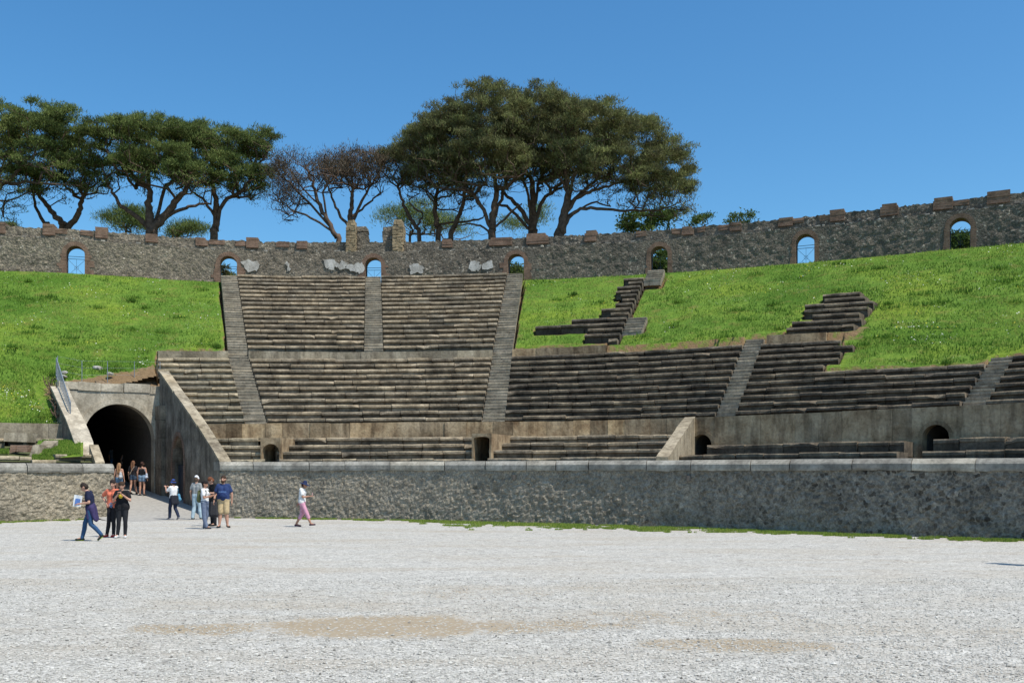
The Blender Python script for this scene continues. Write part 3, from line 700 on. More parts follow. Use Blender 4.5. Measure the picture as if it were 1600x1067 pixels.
slab_thing('stone_block', 47, 58, 695, 712, 40.9, 1.2, M['slab_pale'], 'upright grey block casting shade among the left ruins')
slab_thing('stone_block', 59, 79, 698, 711, 41.6, .6, M['slab_pale'], 'pale worn block next to the grass among the left ruins', lean=.3)

# ------------------------------------------------------------------ gate: facade, wings, ramp, tunnel
FL, FR = WL1, WR1; FW = np.linalg.norm(FR - FL); fx = (FR - FL) / FW; fz = AX
gate = empty('arched_gate', (*((FL + FR) / 2), .8), 'large arched stone gateway with a dark tunnel mouth', 'gateway')
acx, ahw, asp, arise = FW * .555, FW * .385, 3.55, 1.72
mb = MB(); arch_panel(mb, FL - fx * .5, fx, fz, FW + 1.1, .3, 5.85, acx + .5, ahw, .6, asp, .6, rise=arise, seg=24); mb.build('facade', M['plasterwall'], gate)
mb = MB(); arch_ring(mb, FL, fx, fz, acx, ahw, .9, asp, .27, .10, .1, 40, jambs=False, rise=arise, tn=(.6, .04), even=True); mb.build('archivolt', M['plasterwall'], gate)
mb = MB(); x = -.4
while x < FW + .3:
    wd = rng.uniform(.7, 1.5); mb.box([*(FL + fx * x - fz * rng.uniform(.02, .06)), 5.85], [*(fx * (wd - .02)), 0], [*(fz * .6), 0], (0, 0, rng.uniform(.36, .44)), np.clip(rng.normal(.6, .15), 0, 1), .015); x += wd
mb.build('coping', M['plasterwall'], gate)
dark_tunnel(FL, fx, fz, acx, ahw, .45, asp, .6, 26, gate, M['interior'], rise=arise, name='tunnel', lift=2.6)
def wing(label, P0, P1, prof, side, thick, mat, hole=None, capmat=None, group='wing walls of the gate'):
    """wall from P0 (arena end) to P1; prof [(s, z)]; side = +1 thickness to the left (NX), -1 to the right; the corridor face is at P0-P1"""
    L = np.linalg.norm(P1 - P0); e = (P1 - P0) / L; nrm = np.array([-e[1], e[0]]) * side
    root = empty('wing_wall', (*((P0 + P1) / 2), 0), label, 'stone wall', group)
    ss = np.unique(np.concatenate([np.linspace(0, L, int(L / .25)), [p[0] for p in prof]] + ([np.linspace(hole[0] - hole[1], hole[0] + hole[1], 13)] if hole else [])))
    zt = np.interp(ss, [p[0] for p in prof], [p[1] for p in prof]) + rng.normal(0, .012, len(ss))
    if hole:
        cs, hw, spring, rs = hole
        lo = np.array([(spring + rs * math.sqrt(max(0, 1 - ((s - cs) / hw) ** 2)) if abs(s - cs) <= hw + 1e-6 else -.1) for s in ss])
    else: lo = np.full(len(ss), -.1)
    mb = MB(); V = []; Q = []
    for a in range(len(ss) - 1):
        s0, s1 = ss[a], ss[a + 1]; mid = (s0 + s1) / 2; inside = hole and abs(mid - hole[0]) < hole[1]
        l0, l1 = (lo[a], lo[a + 1]) if inside else (-.1, -.1)
        if inside: l0 = max(l0, hole[2]); l1 = max(l1, hole[2])
        n = len(V)
        for s_, l_, z_ in ((s0, l0, zt[a]), (s1, l1, zt[a + 1])):
            for tk in (0, thick):
                q = P0 + e * s_ + nrm * tk; V += [[q[0], q[1], l_], [q[0], q[1], z_]]
        # per s: 0 in-bot,1 in-top,2 out-bot,3 out-top
        Q += [[n, n + 4, n + 5, n + 1], [n + 2, n + 3, n + 7, n + 6], [n, n + 2, n + 6, n + 4]]
    n0 = 0; nl = len(V) - 4
    Q += [[0, 1, 3, 2], [nl, nl + 2, nl + 3, nl + 1]]
    if hole:                                    # jambs
        for sg in (-1, 1):
            s_ = hole[0] + sg * hole[1]; n = len(V)
            for tk in (0, thick):
                q = P0 + e * s_ + nrm * tk; V += [[q[0], q[1], -.1], [q[0], q[1], hole[2] + .02]]
            Q += [[n, n + 1, n + 3, n + 2]]
    mb.add(V, Q); mb.build('wall_body', mat, root)
    cb = MB()                                   # cap course
    a = 0
    while a < len(ss) - 1:
        b = min(len(ss) - 1, a + rng.integers(3, 6)); tn = np.clip(rng.normal(.6, .15), 0, 1); V = []
        o_ = rng.normal(0, .01)
        for q_ in (a, b):
            for tk, dz in ((-.04 + o_, .0), (-.04 + o_, .12), (thick + .03, .12), (thick + .03, 0)):
                q = P0 + e * (ss[q_] + (.006 if q_ == a else -.006)) + nrm * tk; V.append([q[0], q[1], zt[q_] + dz + .002])
        cb.add(V, [[0, 1, 5, 4], [1, 2, 6, 5], [2, 3, 7, 6], [3, 0, 4, 7], [0, 3, 2, 1], [4, 5, 6, 7]], tone=tn); a = b
    cb.build('cap_stones', capmat or M['slab_pale'], root)
    return root, e, nrm
LWR = np.linalg.norm(WR1 - WR0)
rw, re_, rn_ = wing('tall sloping wing wall right of the gate, its gate side in shade', WR0, WR1, [(0, 2.25), (3.3, 3.92), (LWR, 6.9)], -1, .42, M['wing'], hole=(6.45, .95, 2.4, 1.25))
mb = MB(); arch_ring(mb, WR0, re_, rn_, 6.45, .95, .4, 2.4, .22, .02, .10, 15, rise=1.25); mb.build('brick_arch', M['brick'], rw)
# recess behind the opening with the door leaf
rec = MB()
q0 = WR0 + re_ * 5.4 + rn_ * .42
rec.box([*(WR0 + re_ * 5.3 + rn_ * 1.3), -.1], [*(re_ * 2.3), 0], [*(rn_ * .2), 0], (0, 0, 4.2), .4)
rec.box([*(WR0 + re_ * 5.3 + rn_ * .42), -.1], [*(re_ * .2), 0], [*(rn_ * .9), 0], (0, 0, 4.2), .4)
rec.box([*(WR0 + re_ * 7.4 + rn_ * .42), -.1], [*(re_ * .2), 0], [*(rn_ * .9), 0], (0, 0, 4.2), .4)
rec.build('recess', M['wing'], rw)
dr = empty('metal_door', (*(WR0 + re_ * 6.45 + rn_ * .3), .6), 'dark blue metal door in the brick arch of the shaded wing wall', 'door')
mb = MB(); mb.box([*(WR0 + re_ * 5.52 + rn_ * .30), .4], [*(re_ * 1.86), 0], [*(rn_ * .05), 0], (0, 0, 1.85)); mb.build('door_leaf', M['door'], dr)
mb = MB()
for s_ in (5.52, 6.42, 7.30): mb.box([*(WR0 + re_ * s_ + rn_ * .27), .42], [*(re_ * .07), 0], [*(rn_ * .03), 0], (0, 0, 1.83))
for z_ in (.6, 1.35, 2.15): mb.box([*(WR0 + re_ * 5.55 + rn_ * .275), z_], [*(re_ * 1.8), 0], [*(rn_ * .02), 0], (0, 0, .06))
mb.build('door_frame', M['iron'], dr)
# pilaster at the inner corner
mb = MB(); z = .5
while z < 4.9:
    hh = rng.uniform(.5, .9); mb.box([*(WR0 + re_ * (LWR - 1.15) - rn_ * .22), z], [*(re_ * 1.1), 0], [*(rn_ * .22), 0], (0, 0, hh - .01), np.clip(rng.normal(.6, .1), 0, 1), .008); z += hh
mb.build('pilaster', M['wing'], rw)
LWL = np.linalg.norm(WL1 - WL0)
WLs = WL0 + (WL1 - WL0) / LWL * 1.4
wing('low sloping wing wall left of the gate, its wide top lit by the sun', WLs, WL1, [(0, 2.45), (2.9, 4.15), (LWL - 1.4, 5.9)], 1, .68, M['wing'], capmat=M['plasterwall'])
mb = MB(); q = WL0 + (WL1 - WL0) / LWL * .35 - np.array([-.0, 0])
V = []
e = (WL1 - WL0) / LWL; nn = np.array([-e[1], e[0]])
for tk in (.38, .02):
    for s_, zt_ in ((.0, 2.30), (1.15, 3.05)):
        p = WL0 + e * s_ + nn * tk; V += [[p[0], p[1], 0], [p[0], p[1], zt_]]
mb.add(V, [[0, 2, 3, 1], [4, 5, 7, 6], [1, 3, 7, 5], [0, 1, 5, 4], [2, 6, 7, 3]], tone=.8)
tag(mb.build('stone_slab', M['slab_pale']), 'narrow upright slab with a sloping top at the foot of the left wing wall', 'stone block')
# ramp
mb = MB(); m0 = (WR0 + WL0) / 2; ns = 40; ss = np.linspace(-2.5, 36, ns)
def ramp_z(s): return np.interp(s, [-2.5, -1.2, 0, 8.9, 36], [.0, .012, .06, .86, 3.6])
V = []
for s_ in ss:
    for x_ in (-2.6, 2.6):
        p = m0 + AX * s_ + NX * (-x_); V.append([p[0], p[1], float(ramp_z(s_)) + .004])
mb.add(V, [[2 * a, 2 * a + 1, 2 * a + 3, 2 * a + 2] for a in range(ns - 1)])
tag(mb.build('path', M['path']), kind='structure')
def gate_z(x, y):
    s = (np.array([x, y]) - m0) @ AX; return float(ramp_z(s)) + .004

# ------------------------------------------------------------------ grass slopes
def ground_h(T):
    T = np.asarray(T, float)
    h1 = np.interp(T, [0, .06, .13, 1], [ZC1 + .02, ZC1 + .06, ZC1 + .12, ZW1 - .30])
    h2 = np.interp(T - 1, [0, .04, .97, 1.05], [ZW1 - .02, ZW1 + .1, EYE + Z3 + .0, EYE + Z3 + .04])
    return np.where(T < 1, h1, h2)
def seat_mask(U, T):
    """1 inside seat rows or stairs; grass shrinks back"""
    m = np.zeros(U.shape, bool)
    for k, rows in rows_spec:
        tt = t1 if k == 1 else t2; dt = .86 / N1 if k == 1 else .925 / N2
        for i, a, b in rows:
            ta = tt(i) + (k - 1); m |= (T >= ta - dt * .15) & (T <= ta + dt * 1.12) & (U >= a - .01) & (U <= b + .01)
    return m
NU, NT1, NT2 = 1120, 60, 100
us = np.linspace(-4, 9.9, NU); Ts = np.concatenate([np.linspace(.0, 1, NT1), np.linspace(1.0005, 2.0, NT2)])
UU, TT = np.meshgrid(us, Ts, indexing='ij')
XY = np.where((TT < 1)[..., None], S(1, UU, np.clip(TT, 0, 1)), S(2, UU, np.clip(TT - 1, 0, 1.05)))
msk = seat_mask(UU, TT)
ledgem = (TT > .9) & (TT < 1.045) & ((UU > clip_u(1, .98)) & (UU < U2(947)) | (UU > ae(1, 5, 1, -1)) & (UU < U2(1292)))
walkm = (TT < .14) & (UU > .3)
solid = msk | ledgem | walkm
# blurred distance for bare soil near stone
sf = solid.astype(float)
soil = sf.copy()
for _ in range(8):
    pad = np.pad(soil, 1, mode='edge'); soil = (pad[:-2, 1:-1] + pad[2:, 1:-1] + pad[1:-1, :-2] + pad[1:-1, 2:] + pad[1:-1, 1:-1] * 2) / 6
gzv = ground_h(TT)
nz = np.array([noise.noise(Vector((x * .35, y * .35, 0))) * .10 + noise.noise(Vector((x * 1.4, y * 1.4, 5))) * .05 for x, y in XY.reshape(-1, 2)]).reshape(UU.shape)
gzv = gzv + nz * np.clip((2 - TT) * 8, 0, 1) * np.clip(TT * 10, .2, 1)
gzv = np.where(solid, gzv - .62, gzv)
# bare soil above the gate and below the wall at left
rel = XY - WR1; sgate = rel @ AX; xg = (XY - FL) @ fx
soil = np.maximum(soil * .95, np.where((sgate < 1.7) & (sgate > -.4) & (xg > -1.2) & (xg < FW + 1), .25 + .4 * np.clip((xg + .9) / .9, 0, 1) * np.clip((1.9 - sgate) / .8, 0, 1), 0))
soil = np.maximum(soil, np.where((TT > 1.975) & (UU < 1.0), .55, 0))
soil = np.maximum(soil, np.where((TT > .98) & (TT < 1.07) & (UU > U2(1225)) & (UU < U2(1350)), .42, 0))
soil = np.maximum(soil, np.where((TT > .62) & (TT < 1.02) & (UU > U2(1300)) & (UU < pxu(1, .8, 1335)), .26, 0))
inside = ((XY - FL) @ AX < .35) & (((XY - WR0) @ np.array([re_[1], -re_[0]])) < .2) & (((XY - WL0) @ NX) < .30) & (UU < 1)
inside &= ((XY - WR0) @ NX > -.25) | True
ii = np.arange(NU - 1)[:, None] * len(Ts); jj = np.arange(len(Ts) - 1)[None]
Q = np.stack([ii + jj, ii + len(Ts) + jj, ii + len(Ts) + jj + 1, ii + jj + 1], -1)
cr = ((XY - WR0) @ NX > -.2) & ((XY - WL0) @ NX < .34) & ((XY - FL) @ AX < .4)
keep = ~(cr[:-1, :-1] | cr[1:, 1:])
np_mesh('grass_slope', np.dstack([XY, gzv]).reshape(-1, 3), Q[keep].reshape(-1, 4), M['grass'], None, True, {'soil': soil.ravel()})
tag(bpy.data.objects['grass_slope'], kind='structure')

mb = MB(); nx, ny = 14, 6; V = []
for a in range(nx):
    for b_ in range(ny):
        p = FL + fx * (FW * .35 + (FW * .65 + .55) * a / (nx - 1)) + AX * (.35 + 1.25 * b_ / (ny - 1)); V.append([p[0], p[1], 6.20 + .40 * b_ / (ny - 1) + .35 * (a / (nx - 1)) ** 1.5 * b_ / (ny - 1) + rng.normal(0, .015)])
mb.add(V, [[a * ny + b_, (a + 1) * ny + b_, (a + 1) * ny + b_ + 1, a * ny + b_ + 1] for a in range(nx - 1) for b_ in range(ny - 1)])
tag(mb.build('soil', m_plain('bare soil', (.19, .135, .085), .95, .1, .5, 5)), kind='structure')

# blades
def blades(name, P, hgt, wid, mat, tones, lean=.5):
    n = len(P); an = rng.uniform(0, 2 * np.pi, n); h = hgt * rng.uniform(.5, 1.4, n); w_ = wid * rng.uniform(.6, 1.4, n)
    dx, dy = np.cos(an), np.sin(an); la = rng.uniform(0, 2 * np.pi, n); ll = h * lean * rng.random(n)
    A = P + np.column_stack([-dx * w_, -dy * w_, np.full(n, -.03)]); B = P + np.column_stack([dx * w_, dy * w_, np.full(n, -.03)]); C = P + np.column_stack([np.cos(la) * ll, np.sin(la) * ll, h])
    V = np.stack([A, B, C], 1).reshape(-1, 3)
    o = np_mesh(name, V, np.arange(3 * n).reshape(-1, 3), mat, None, False, {'tone': np.repeat(tones, 3)})
    return tag(o, kind='stuff')
cand = []
NB = 330000
ub = rng.uniform(-1.8, 8.6, NB); Tb = rng.uniform(0, 1.99, NB)
xy = np.where((Tb < 1)[:, None], S(1, ub, np.clip(Tb, 0, 1)), S(2, ub, np.clip(Tb - 1, 0, 1)))
iu = np.clip(np.searchsorted(us, ub), 1, NU - 1); it = np.clip(np.searchsorted(Ts, Tb), 1, len(Ts) - 1)
ok = (soil[iu, it] < .16) & ~solid[iu, it] & ~cr[iu, it]
clump = np.array([noise.noise(Vector((x * 1.1, y * 1.1, 2))) for x, y in xy]); ok &= rng.random(NB) < .55 + clump
xy, z_, clump = xy[ok], gzv[iu, it][ok], clump[ok]
big = np.array([noise.noise(Vector((x * .25, y * .25, 8))) for x, y in xy])
blades('grass', np.column_stack([xy, z_]), .085, .02, M['blade'], np.clip(.45 + clump * .55 + big * .7 + rng.normal(0, .2, len(z_)), 0, 1))

# small wild flowers scattered in drifts
nf = 26000; uf = rng.uniform(-1.6, 8.4, nf); Tf = rng.uniform(0.02, 1.97, nf)
xf = np.where((Tf < 1)[:, None], S(1, uf, np.clip(Tf, 0, 1)), S(2, uf, np.clip(Tf - 1, 0, 1)))
iu = np.clip(np.searchsorted(us, uf), 1, NU - 1); it = np.clip(np.searchsorted(Ts, Tf), 1, len(Ts) - 1)
nzf = np.array([noise.noise(Vector((x * .35, y * .35, 11))) + .5 * noise.noise(Vector((x * 1.5, y * 1.5, 3))) for x, y in xf])
okf = (soil[iu, it] < .16) & ~solid[iu, it] & ~cr[iu, it] & (nzf > .30 - .12 * (Tf < .12)); xf, zf = xf[okf], gzv[iu, it][okf] + .085
nf = len(xf); r_ = rng.uniform(.012, .028, nf)[:, None]; an = rng.uniform(0, 6.28, nf); cx_, sx_ = np.cos(an), np.sin(an); C = np.column_stack([xf, zf])
q1, q2 = np.column_stack([cx_, sx_, np.full(nf, -.3)]) * r_, np.column_stack([-sx_, cx_, np.full(nf, .6)]) * r_
Vf = np.stack([C - q1 - q2, C + q1 - q2, C + q1 + q2, C - q1 + q2], 1).reshape(-1, 3)
mf, tf, bf = newmat('petals', .8, .1); tf.links.new(ramp(tf, attr(tf, 'tone'), [(0, (.7, .7, .62)), (.62, (.7, .7, .62)), (.66, (.65, .55, .06))]), bf.inputs['Base Color'])
tag(np_mesh('wildflowers', Vf, np.arange(4 * nf).reshape(-1, 4), mf, None, False, {'tone': np.repeat(rng.random(nf), 4)}), kind='stuff')
# leafy weed tufts, darker than the turf
nw = 230; uw = rng.uniform(-1.6, 8.4, nw); Tw = rng.uniform(.03, 1.95, nw); xw = np.where((Tw < 1)[:, None], S(1, uw, np.clip(Tw, 0, 1)), S(2, uw, np.clip(Tw - 1, 0, 1)))
iu = np.clip(np.searchsorted(us, uw), 1, NU - 1); it = np.clip(np.searchsorted(Ts, Tw), 1, len(Ts) - 1); okw = (soil[iu, it] < .2) & ~solid[iu, it] & ~cr[iu, it]
xw, zw = xw[okw], gzv[iu, it][okw]; szw = rng.uniform(.12, .45, len(xw)) * (1 + (rng.random(len(xw)) < .1)); kk = 90
Pw = np.column_stack([np.repeat(xw, kk, 0) + rng.normal(0, 1, (len(xw) * kk, 2)) * np.repeat(szw, kk)[:, None], np.repeat(zw, kk)])
blades('weeds', Pw, .17, .03, M['blade'], np.clip(np.repeat(rng.normal(.3, .14, len(xw)), kk) + rng.normal(0, .08, len(Pw)), 0, 1), .8)

# grass fringe at the foot of the podium
P = []; tn = []
def fringe(pa, pb, n, wfun):
    px = rng.uniform(pa, pb, n); u = np.interp(px, *(lambda u_: (800 + S(0, u_, np.zeros(len(u_)))[:, 0] * F / S(0, u_, np.zeros(len(u_)))[:, 1], u_))(np.linspace(-3, 9.9, 1500)))
    base = S(0, u, np.zeros(n)); dr_ = base - S(0, u, np.full(n, .1)); dr_ /= np.linalg.norm(dr_, axis=1)[:, None]
    wd = np.array([wfun(p_) * (1 + .9 * noise.noise(Vector((p_ * .03, 2, 0)))) for p_ in px]); k = rng.random(n) ** .9 * wd + .05
    q = base + dr_ * k[:, None]; nzv = np.array([noise.noise(Vector((x * .8, y * 2.2, 4))) + .7 * noise.noise(Vector((x * 3, y * 5, 1))) for x, y in q])
    keep = nzv > (-.22 + .62 * (k / np.maximum(wd, .01)))
    q = q[keep]; P.append(np.column_stack([q, np.zeros(len(q))]))
fringe(350, 640, 16000, lambda p: np.interp(p, [350, 480, 560, 640], [.35, .7, 1.0, .6]))
fringe(640, 1100, 70000, lambda p: np.interp(p, [640, 700, 800, 900, 1100], [1.6, 3.8, 4.2, 3.2, 3.0]))
fringe(1100, 1700, 45000, lambda p: np.interp(p, [1100, 1250, 1400, 1700], [2.2, 1.5, 1.2, 1.1]))
fringe(-60, 170, 12000, lambda p: np.interp(p, [-60, 60, 170], [1.6, .8, .25]))
P = np.vstack(P); blades('grass', P, .06, .016, M['blade'], np.clip(rng.normal(.72, .22, len(P)), 0, 1), .9)
# tufts among the left ruins and behind the left bench
P = []
for px0, px1, y0, y1, d0, d1, n in ((66, 126, 686, 709, 43.2, 40.6, 6000), (50, 84, 709, 716, 40.8, 40.2, 1500), (0, 14, 700, 706, 41.4, 40.8, 500)):
    f_ = rng.random(n); px = px0 + (px1 - px0) * rng.random(n); y = y0 + (y1 - y0) * f_; d = d0 + (d1 - d0) * f_
    P.append(np.column_stack([(px - 800) * d / F, d, EYE + (HZ - y) * d / F - .05]))
P = np.vstack(P); blades('grass', P, .07, .018, M['blade'], np.clip(rng.normal(.5, .25, len(P)), 0, 1))
mb = MB(); V = [at(60, 43.2, 686), at(130, 43.2, 686), at(130, 40.4, 711), at(50, 40.4, 716)]; mb.add([v - np.array([0, 0, .04]) for v in V], [[0, 3, 2, 1]])
o = mb.build('grass_patch', M['grass']); tag(o, kind='structure')

# ------------------------------------------------------------------ ground sheets
me = bpy.data.meshes.new('ground'); bm = bmesh.new(); bmesh.ops.create_grid(bm, x_segments=8, y_segments=8, size=1500); bm.to_mesh(me); bm.free()
tag(link('ground', me, M['gravel']), kind='structure')
us_ = np.linspace(-4, 9.9, 160); q3 = ring3(us_); e3 = np.gradient(q3, axis=0); e3 /= np.linalg.norm(e3, axis=1)[:, None]; n3 = np.column_stack([-e3[:, 1], e3[:, 0]])
V = []
for k_, (r_, z_) in enumerate(((1.4, 12.6), (6, 11.0), (60, 9.0), (600, 6.0))):
    cen = q3.mean(0) * .3; pts = q3 + n3 * r_; V.append(np.column_stack([pts, np.full(160, z_)]))
V = np.array(V); n_ = 160
np_mesh('terrain', V.reshape(-1, 3), np.array([[a * n_ + b, a * n_ + b + 1, (a + 1) * n_ + b + 1, (a + 1) * n_ + b] for a in range(3) for b in range(n_ - 1)]), M['earth'])
tag(bpy.data.objects['terrain'], kind='structure')

# ------------------------------------------------------------------ outer wall with arches
ZB3, ZL3, ZT3 = EYE + Z3 - .35, EYE + 15.35, EYE + 16.1
ow = empty('perimeter_wall', p3(2, 2.5, 1, ZB3), 'long curved dark rubble wall with brick arches crowning the amphitheatre', 'stone wall')
WT = .9; DW = 1.15                              # wall thickness, half width of an arch panel
def curved_wall(ua, ub, zb, zt, off, thick, name, mat, rag=.05, step=.14, zs=.14):
    um = upm(2, (ua + ub) / 2, 1); n = max(3, int((ub - ua) * um / step)); m = max(3, int((zt - zb) / zs))
    uu = np.linspace(ua, ub, n); P = ring3(uu); e = np.gradient(P, axis=0); e /= np.linalg.norm(e, axis=1)[:, None]; N = np.column_stack([-e[:, 1], e[:, 0]])
    top = zt + (np.array([noise.noise(Vector((p[0] * 1.2, p[1] * 1.2, 3))) for p in P]) * rag + rng.normal(0, rag * .45, n) if rag else 0)
    G = np.zeros((n, m, 3)); fr = np.linspace(0, 1, m); G[:, :, 2] = zb + (np.broadcast_to(top, (n,)) - zb)[:, None] * fr[None]
    G[:, :, :2] = (P + N * off)[:, None]
    fl = G.reshape(-1, 3); dsp = (.05 * vnoise(fl, 2.4, 2.2) + .04 * vnoise(fl, 6, 7.7)).reshape(n, m)
    edge = np.minimum(1, np.minimum(np.arange(n), np.arange(n)[::-1]) / 2.0)
    G[:, :, :2] -= N[:, None] * (dsp * edge[:, None])[:, :, None]
    i = np.arange(n - 1)[:, None] * m; j = np.arange(m - 1)[None]
    Q = np.stack([i + j, i + m + j, i + m + j + 1, i + j + 1], -1).reshape(-1, 4)
    mb = MB(); mb.add(fl.reshape(-1, 3) * 0 + G.reshape(-1, 3), Q)
    B = np.zeros((n, 3, 3)); B[:, :, :2] = (P + N * (off + thick))[:, None]; B[:, 0, 2] = zb; B[:, 1, 2] = top; B[:, 2, :] = G[:, -1]
    mb.add(B.reshape(-1, 3), [[3 * a + 1, 3 * a + 4, 3 * a + 3, 3 * a] for a in range(n - 1)] + [[3 * a + 2, 3 * a + 5, 3 * a + 4, 3 * a + 1] for a in range(n - 1)])
    for e_ in (0, n - 1):
        mb.add([G[e_, 0], G[e_, -1], B[e_, 1], B[e_, 0]], [[0, 1, 2, 3]])
    return mb.build(name, mat, ow)
DU = list(range(-3, 10))
edges = [(u - DW / upm(2, u, 1), u + DW / upm(2, u, 1)) for u in DU]
ul = -4
for (a, b) in edges + [(9.9, 9.9)]:
    if a > ul + .05: curved_wall(ul, a, ZB3 - .6, ZL3, 0, WT, 'wall_face', M['outer'], .03)
    ul = b
for u, (ua, ub) in zip(DU, edges):
    a, b = ring3(np.array(ua)), ring3(np.array(ub)); wd = np.linalg.norm(b - a); ex = (b - a) / wd; ez = np.array([-ex[1], ex[0]])
    hw = .56; sill = EYE + Z3 - .05; spring = sill + 1.38
    mb = MB(); arch_panel(mb, a, ex, ez, wd, ZB3 - .6, ZL3, wd / 2, hw, sill, spring, WT); ap = mb.build('arch_panel', M['outer'], ow)
    mb = MB(); arch_ring(mb, a, ex, ez, wd / 2, hw, sill, spring, .27, .035, WT * .98, 17, course=.2, jvar=(1.0, 2.2) if u in (0, 1, 2, 3) else (.85, 1.3)); mb.build('brick_arch', M['brick'], ow)
curved_wall(-4, 9.9, ZL3 - .1, ZT3, .45, .5, 'upper_wall', M['outer'], .07, .12, .12)
us_l = np.linspace(-4, 9.9, 500)
# irregular stone course on the ledge
mb = MB()
for u in np.arange(-2, 9, .045):
    if rng.random() < .45: continue
    p, ex, ez = frame_at(2, u, 1.0); s_ = rng.uniform(.1, .3); mb.box([*(p + ez * rng.uniform(.02, .15)), ZL3 - .08], [*(ex * s_), 0], [*(ez * .3), 0], (0, 0, rng.uniform(.1, .2)), np.clip(rng.normal(.6, .2), 0, 1), .02)
mb.build('ledge_stones', M['coping'], ow)
mb = MB()
for u in np.arange(-2.2, .9, .022):
    p, ex, ez = frame_at(2, u, 1.0)
    for z in (EYE + Z3 - .28, EYE + Z3 - .10):
        if rng.random() < .3 or abs(u - round(u)) < .07: continue
        s_ = rng.uniform(.12, .34); mb.box([*(p - ez * rng.uniform(.05, .2)), z + rng.uniform(-.06, .04)], [*(ex * s_), 0], [*(ez * .3), 0], (0, 0, rng.uniform(.08, .17)), np.clip(rng.normal(.5, .25), 0, 1), .025)
mb.build('footing_stones', M['slab_pale'], ow)
def u3(px): c = ring3(us_l); return float(np.interp(px, 800 + c[:, 0] * F / c[:, 1], us_l))
piers = [(-80, 9, 1), (-5, 9, 1), (74, 9, 1), (158, 9, 1), (237, 9, 1), (315, 9, 1), (393, 9, 1), (470, 8, .85), (697, 8, .8), (780, 18, .95), (838, 17, 1.1), (921, 9, .85), (1000, 0, 0), (1073, 9, 1), (1148, 9, 1), (1226, 11, 1.1), (1307, 11, 1.1), (1388, 13, 1.15), (1472, 14, 1.15), (1560, 16, 1.2), (1655, 18, 1.2), (1760, 18, 1.2)]
for px, hp, hh in piers:
    if not hp: continue
    u = u3(px); p, ex, ez = frame_at(2, u, 1.0); hw = hp * p[1] / F * 1.02; mb = MB(); z = ZT3 - .46; ztop = ZT3 + .16
    ztop -= rng.uniform(0, .16)
    while z < ztop:
        l_, r_ = (0, 0) if z < ztop - .2 else (rng.uniform(0, .35) * rng.integers(0, 2), rng.uniform(0, .35) * rng.integers(0, 2))
        mb.box([*(p - ex * hw * (rng.uniform(.97, 1.03) - l_) + ez * (.30 + rng.uniform(0, .03))), z], [*(ex * hw * (2 - l_ - r_)), 0], [*(ez * .95), 0], (0, 0, .175), np.clip(rng.normal(.5, .12), 0, 1), .004); z += .175
    mb.build('brick_pier', M['brick'], ow)
for px, w_ in ((93, 9), (134, 9), (338, 12), (375, 8), (440, 10), (1000, 8), (1094, 6), (1245, 9), (1290, 10), (1500, 12), (1055, 7), (1130, 9)):
    u = u3(px); p, ex, ez = frame_at(2, u, 1.0); hw = w_ * p[1] / F; mb = MB(); z = ZT3 - .34
    for _ in range(2):
        mb.box([*(p - ex * hw + ez * .38), z], [*(ex * hw * 2), 0], [*(ez * .5), 0], (0, 0, .16), np.clip(rng.normal(.5, .2), 0, 1), .015); z += .165
    mb.build('brick_course', M['brick'], ow)
# plaster remnants, thin lime slabs with ragged outline
def plaster(pts, seed):
    c = np.mean(pts, 0); P = []
    out = []
    for a in range(len(pts)):
        p, q = np.array(pts[a], float), np.array(pts[(a + 1) % len(pts)], float)
        for f_ in np.linspace(0, 1, 5)[:-1]: out.append(p + (q - p) * f_ + rng.normal(0, 1.3, 2))
    V = []
    for px, y in out:
        u = u3(px); p, ex, ez = frame_at(2, u, 1.0); d = p[1]
        V.append([*(p - ez * .075), EYE + (HZ - y) * d / F])
    n = len(V); V2 = [[v[0] + ez[0] * .06, v[1] + ez[1] * .06, v[2]] for v in V]
    cc = list(np.mean(V, 0)); mb = MB(); mb.add(V + V2 + [cc], [[a, (a + 1) % n, (a + 1) % n + n, a + n] for a in range(n)], [[2 * n, a, (a + 1) % n] for a in range(n)])
    mb.build('plaster_patch', M['plaster'], ow)
plaster([(505, 406), (520, 407), (532, 411), (528, 417), (520, 422), (511, 419)], 1)
plaster([(533, 408), (536, 412), (543, 414), (540, 420), (531, 422), (526, 417)], 1)
plaster([(541, 415), (556, 412), (568, 412), (569, 427), (557, 426), (545, 423)], 1)
plaster([(640, 415), (652, 412), (663, 418), (662, 427), (641, 428)], 1)
plaster([(735, 410), (748, 408), (752, 414), (750, 423), (734, 424)], 1)
plaster([(754, 411), (768, 409), (770, 420), (757, 422)], 1)
plaster([(448, 411), (451, 410), (453, 424), (449, 424)], 1)
plaster([(378, 410), (400, 408), (408, 414), (402, 422), (384, 423)], 1)

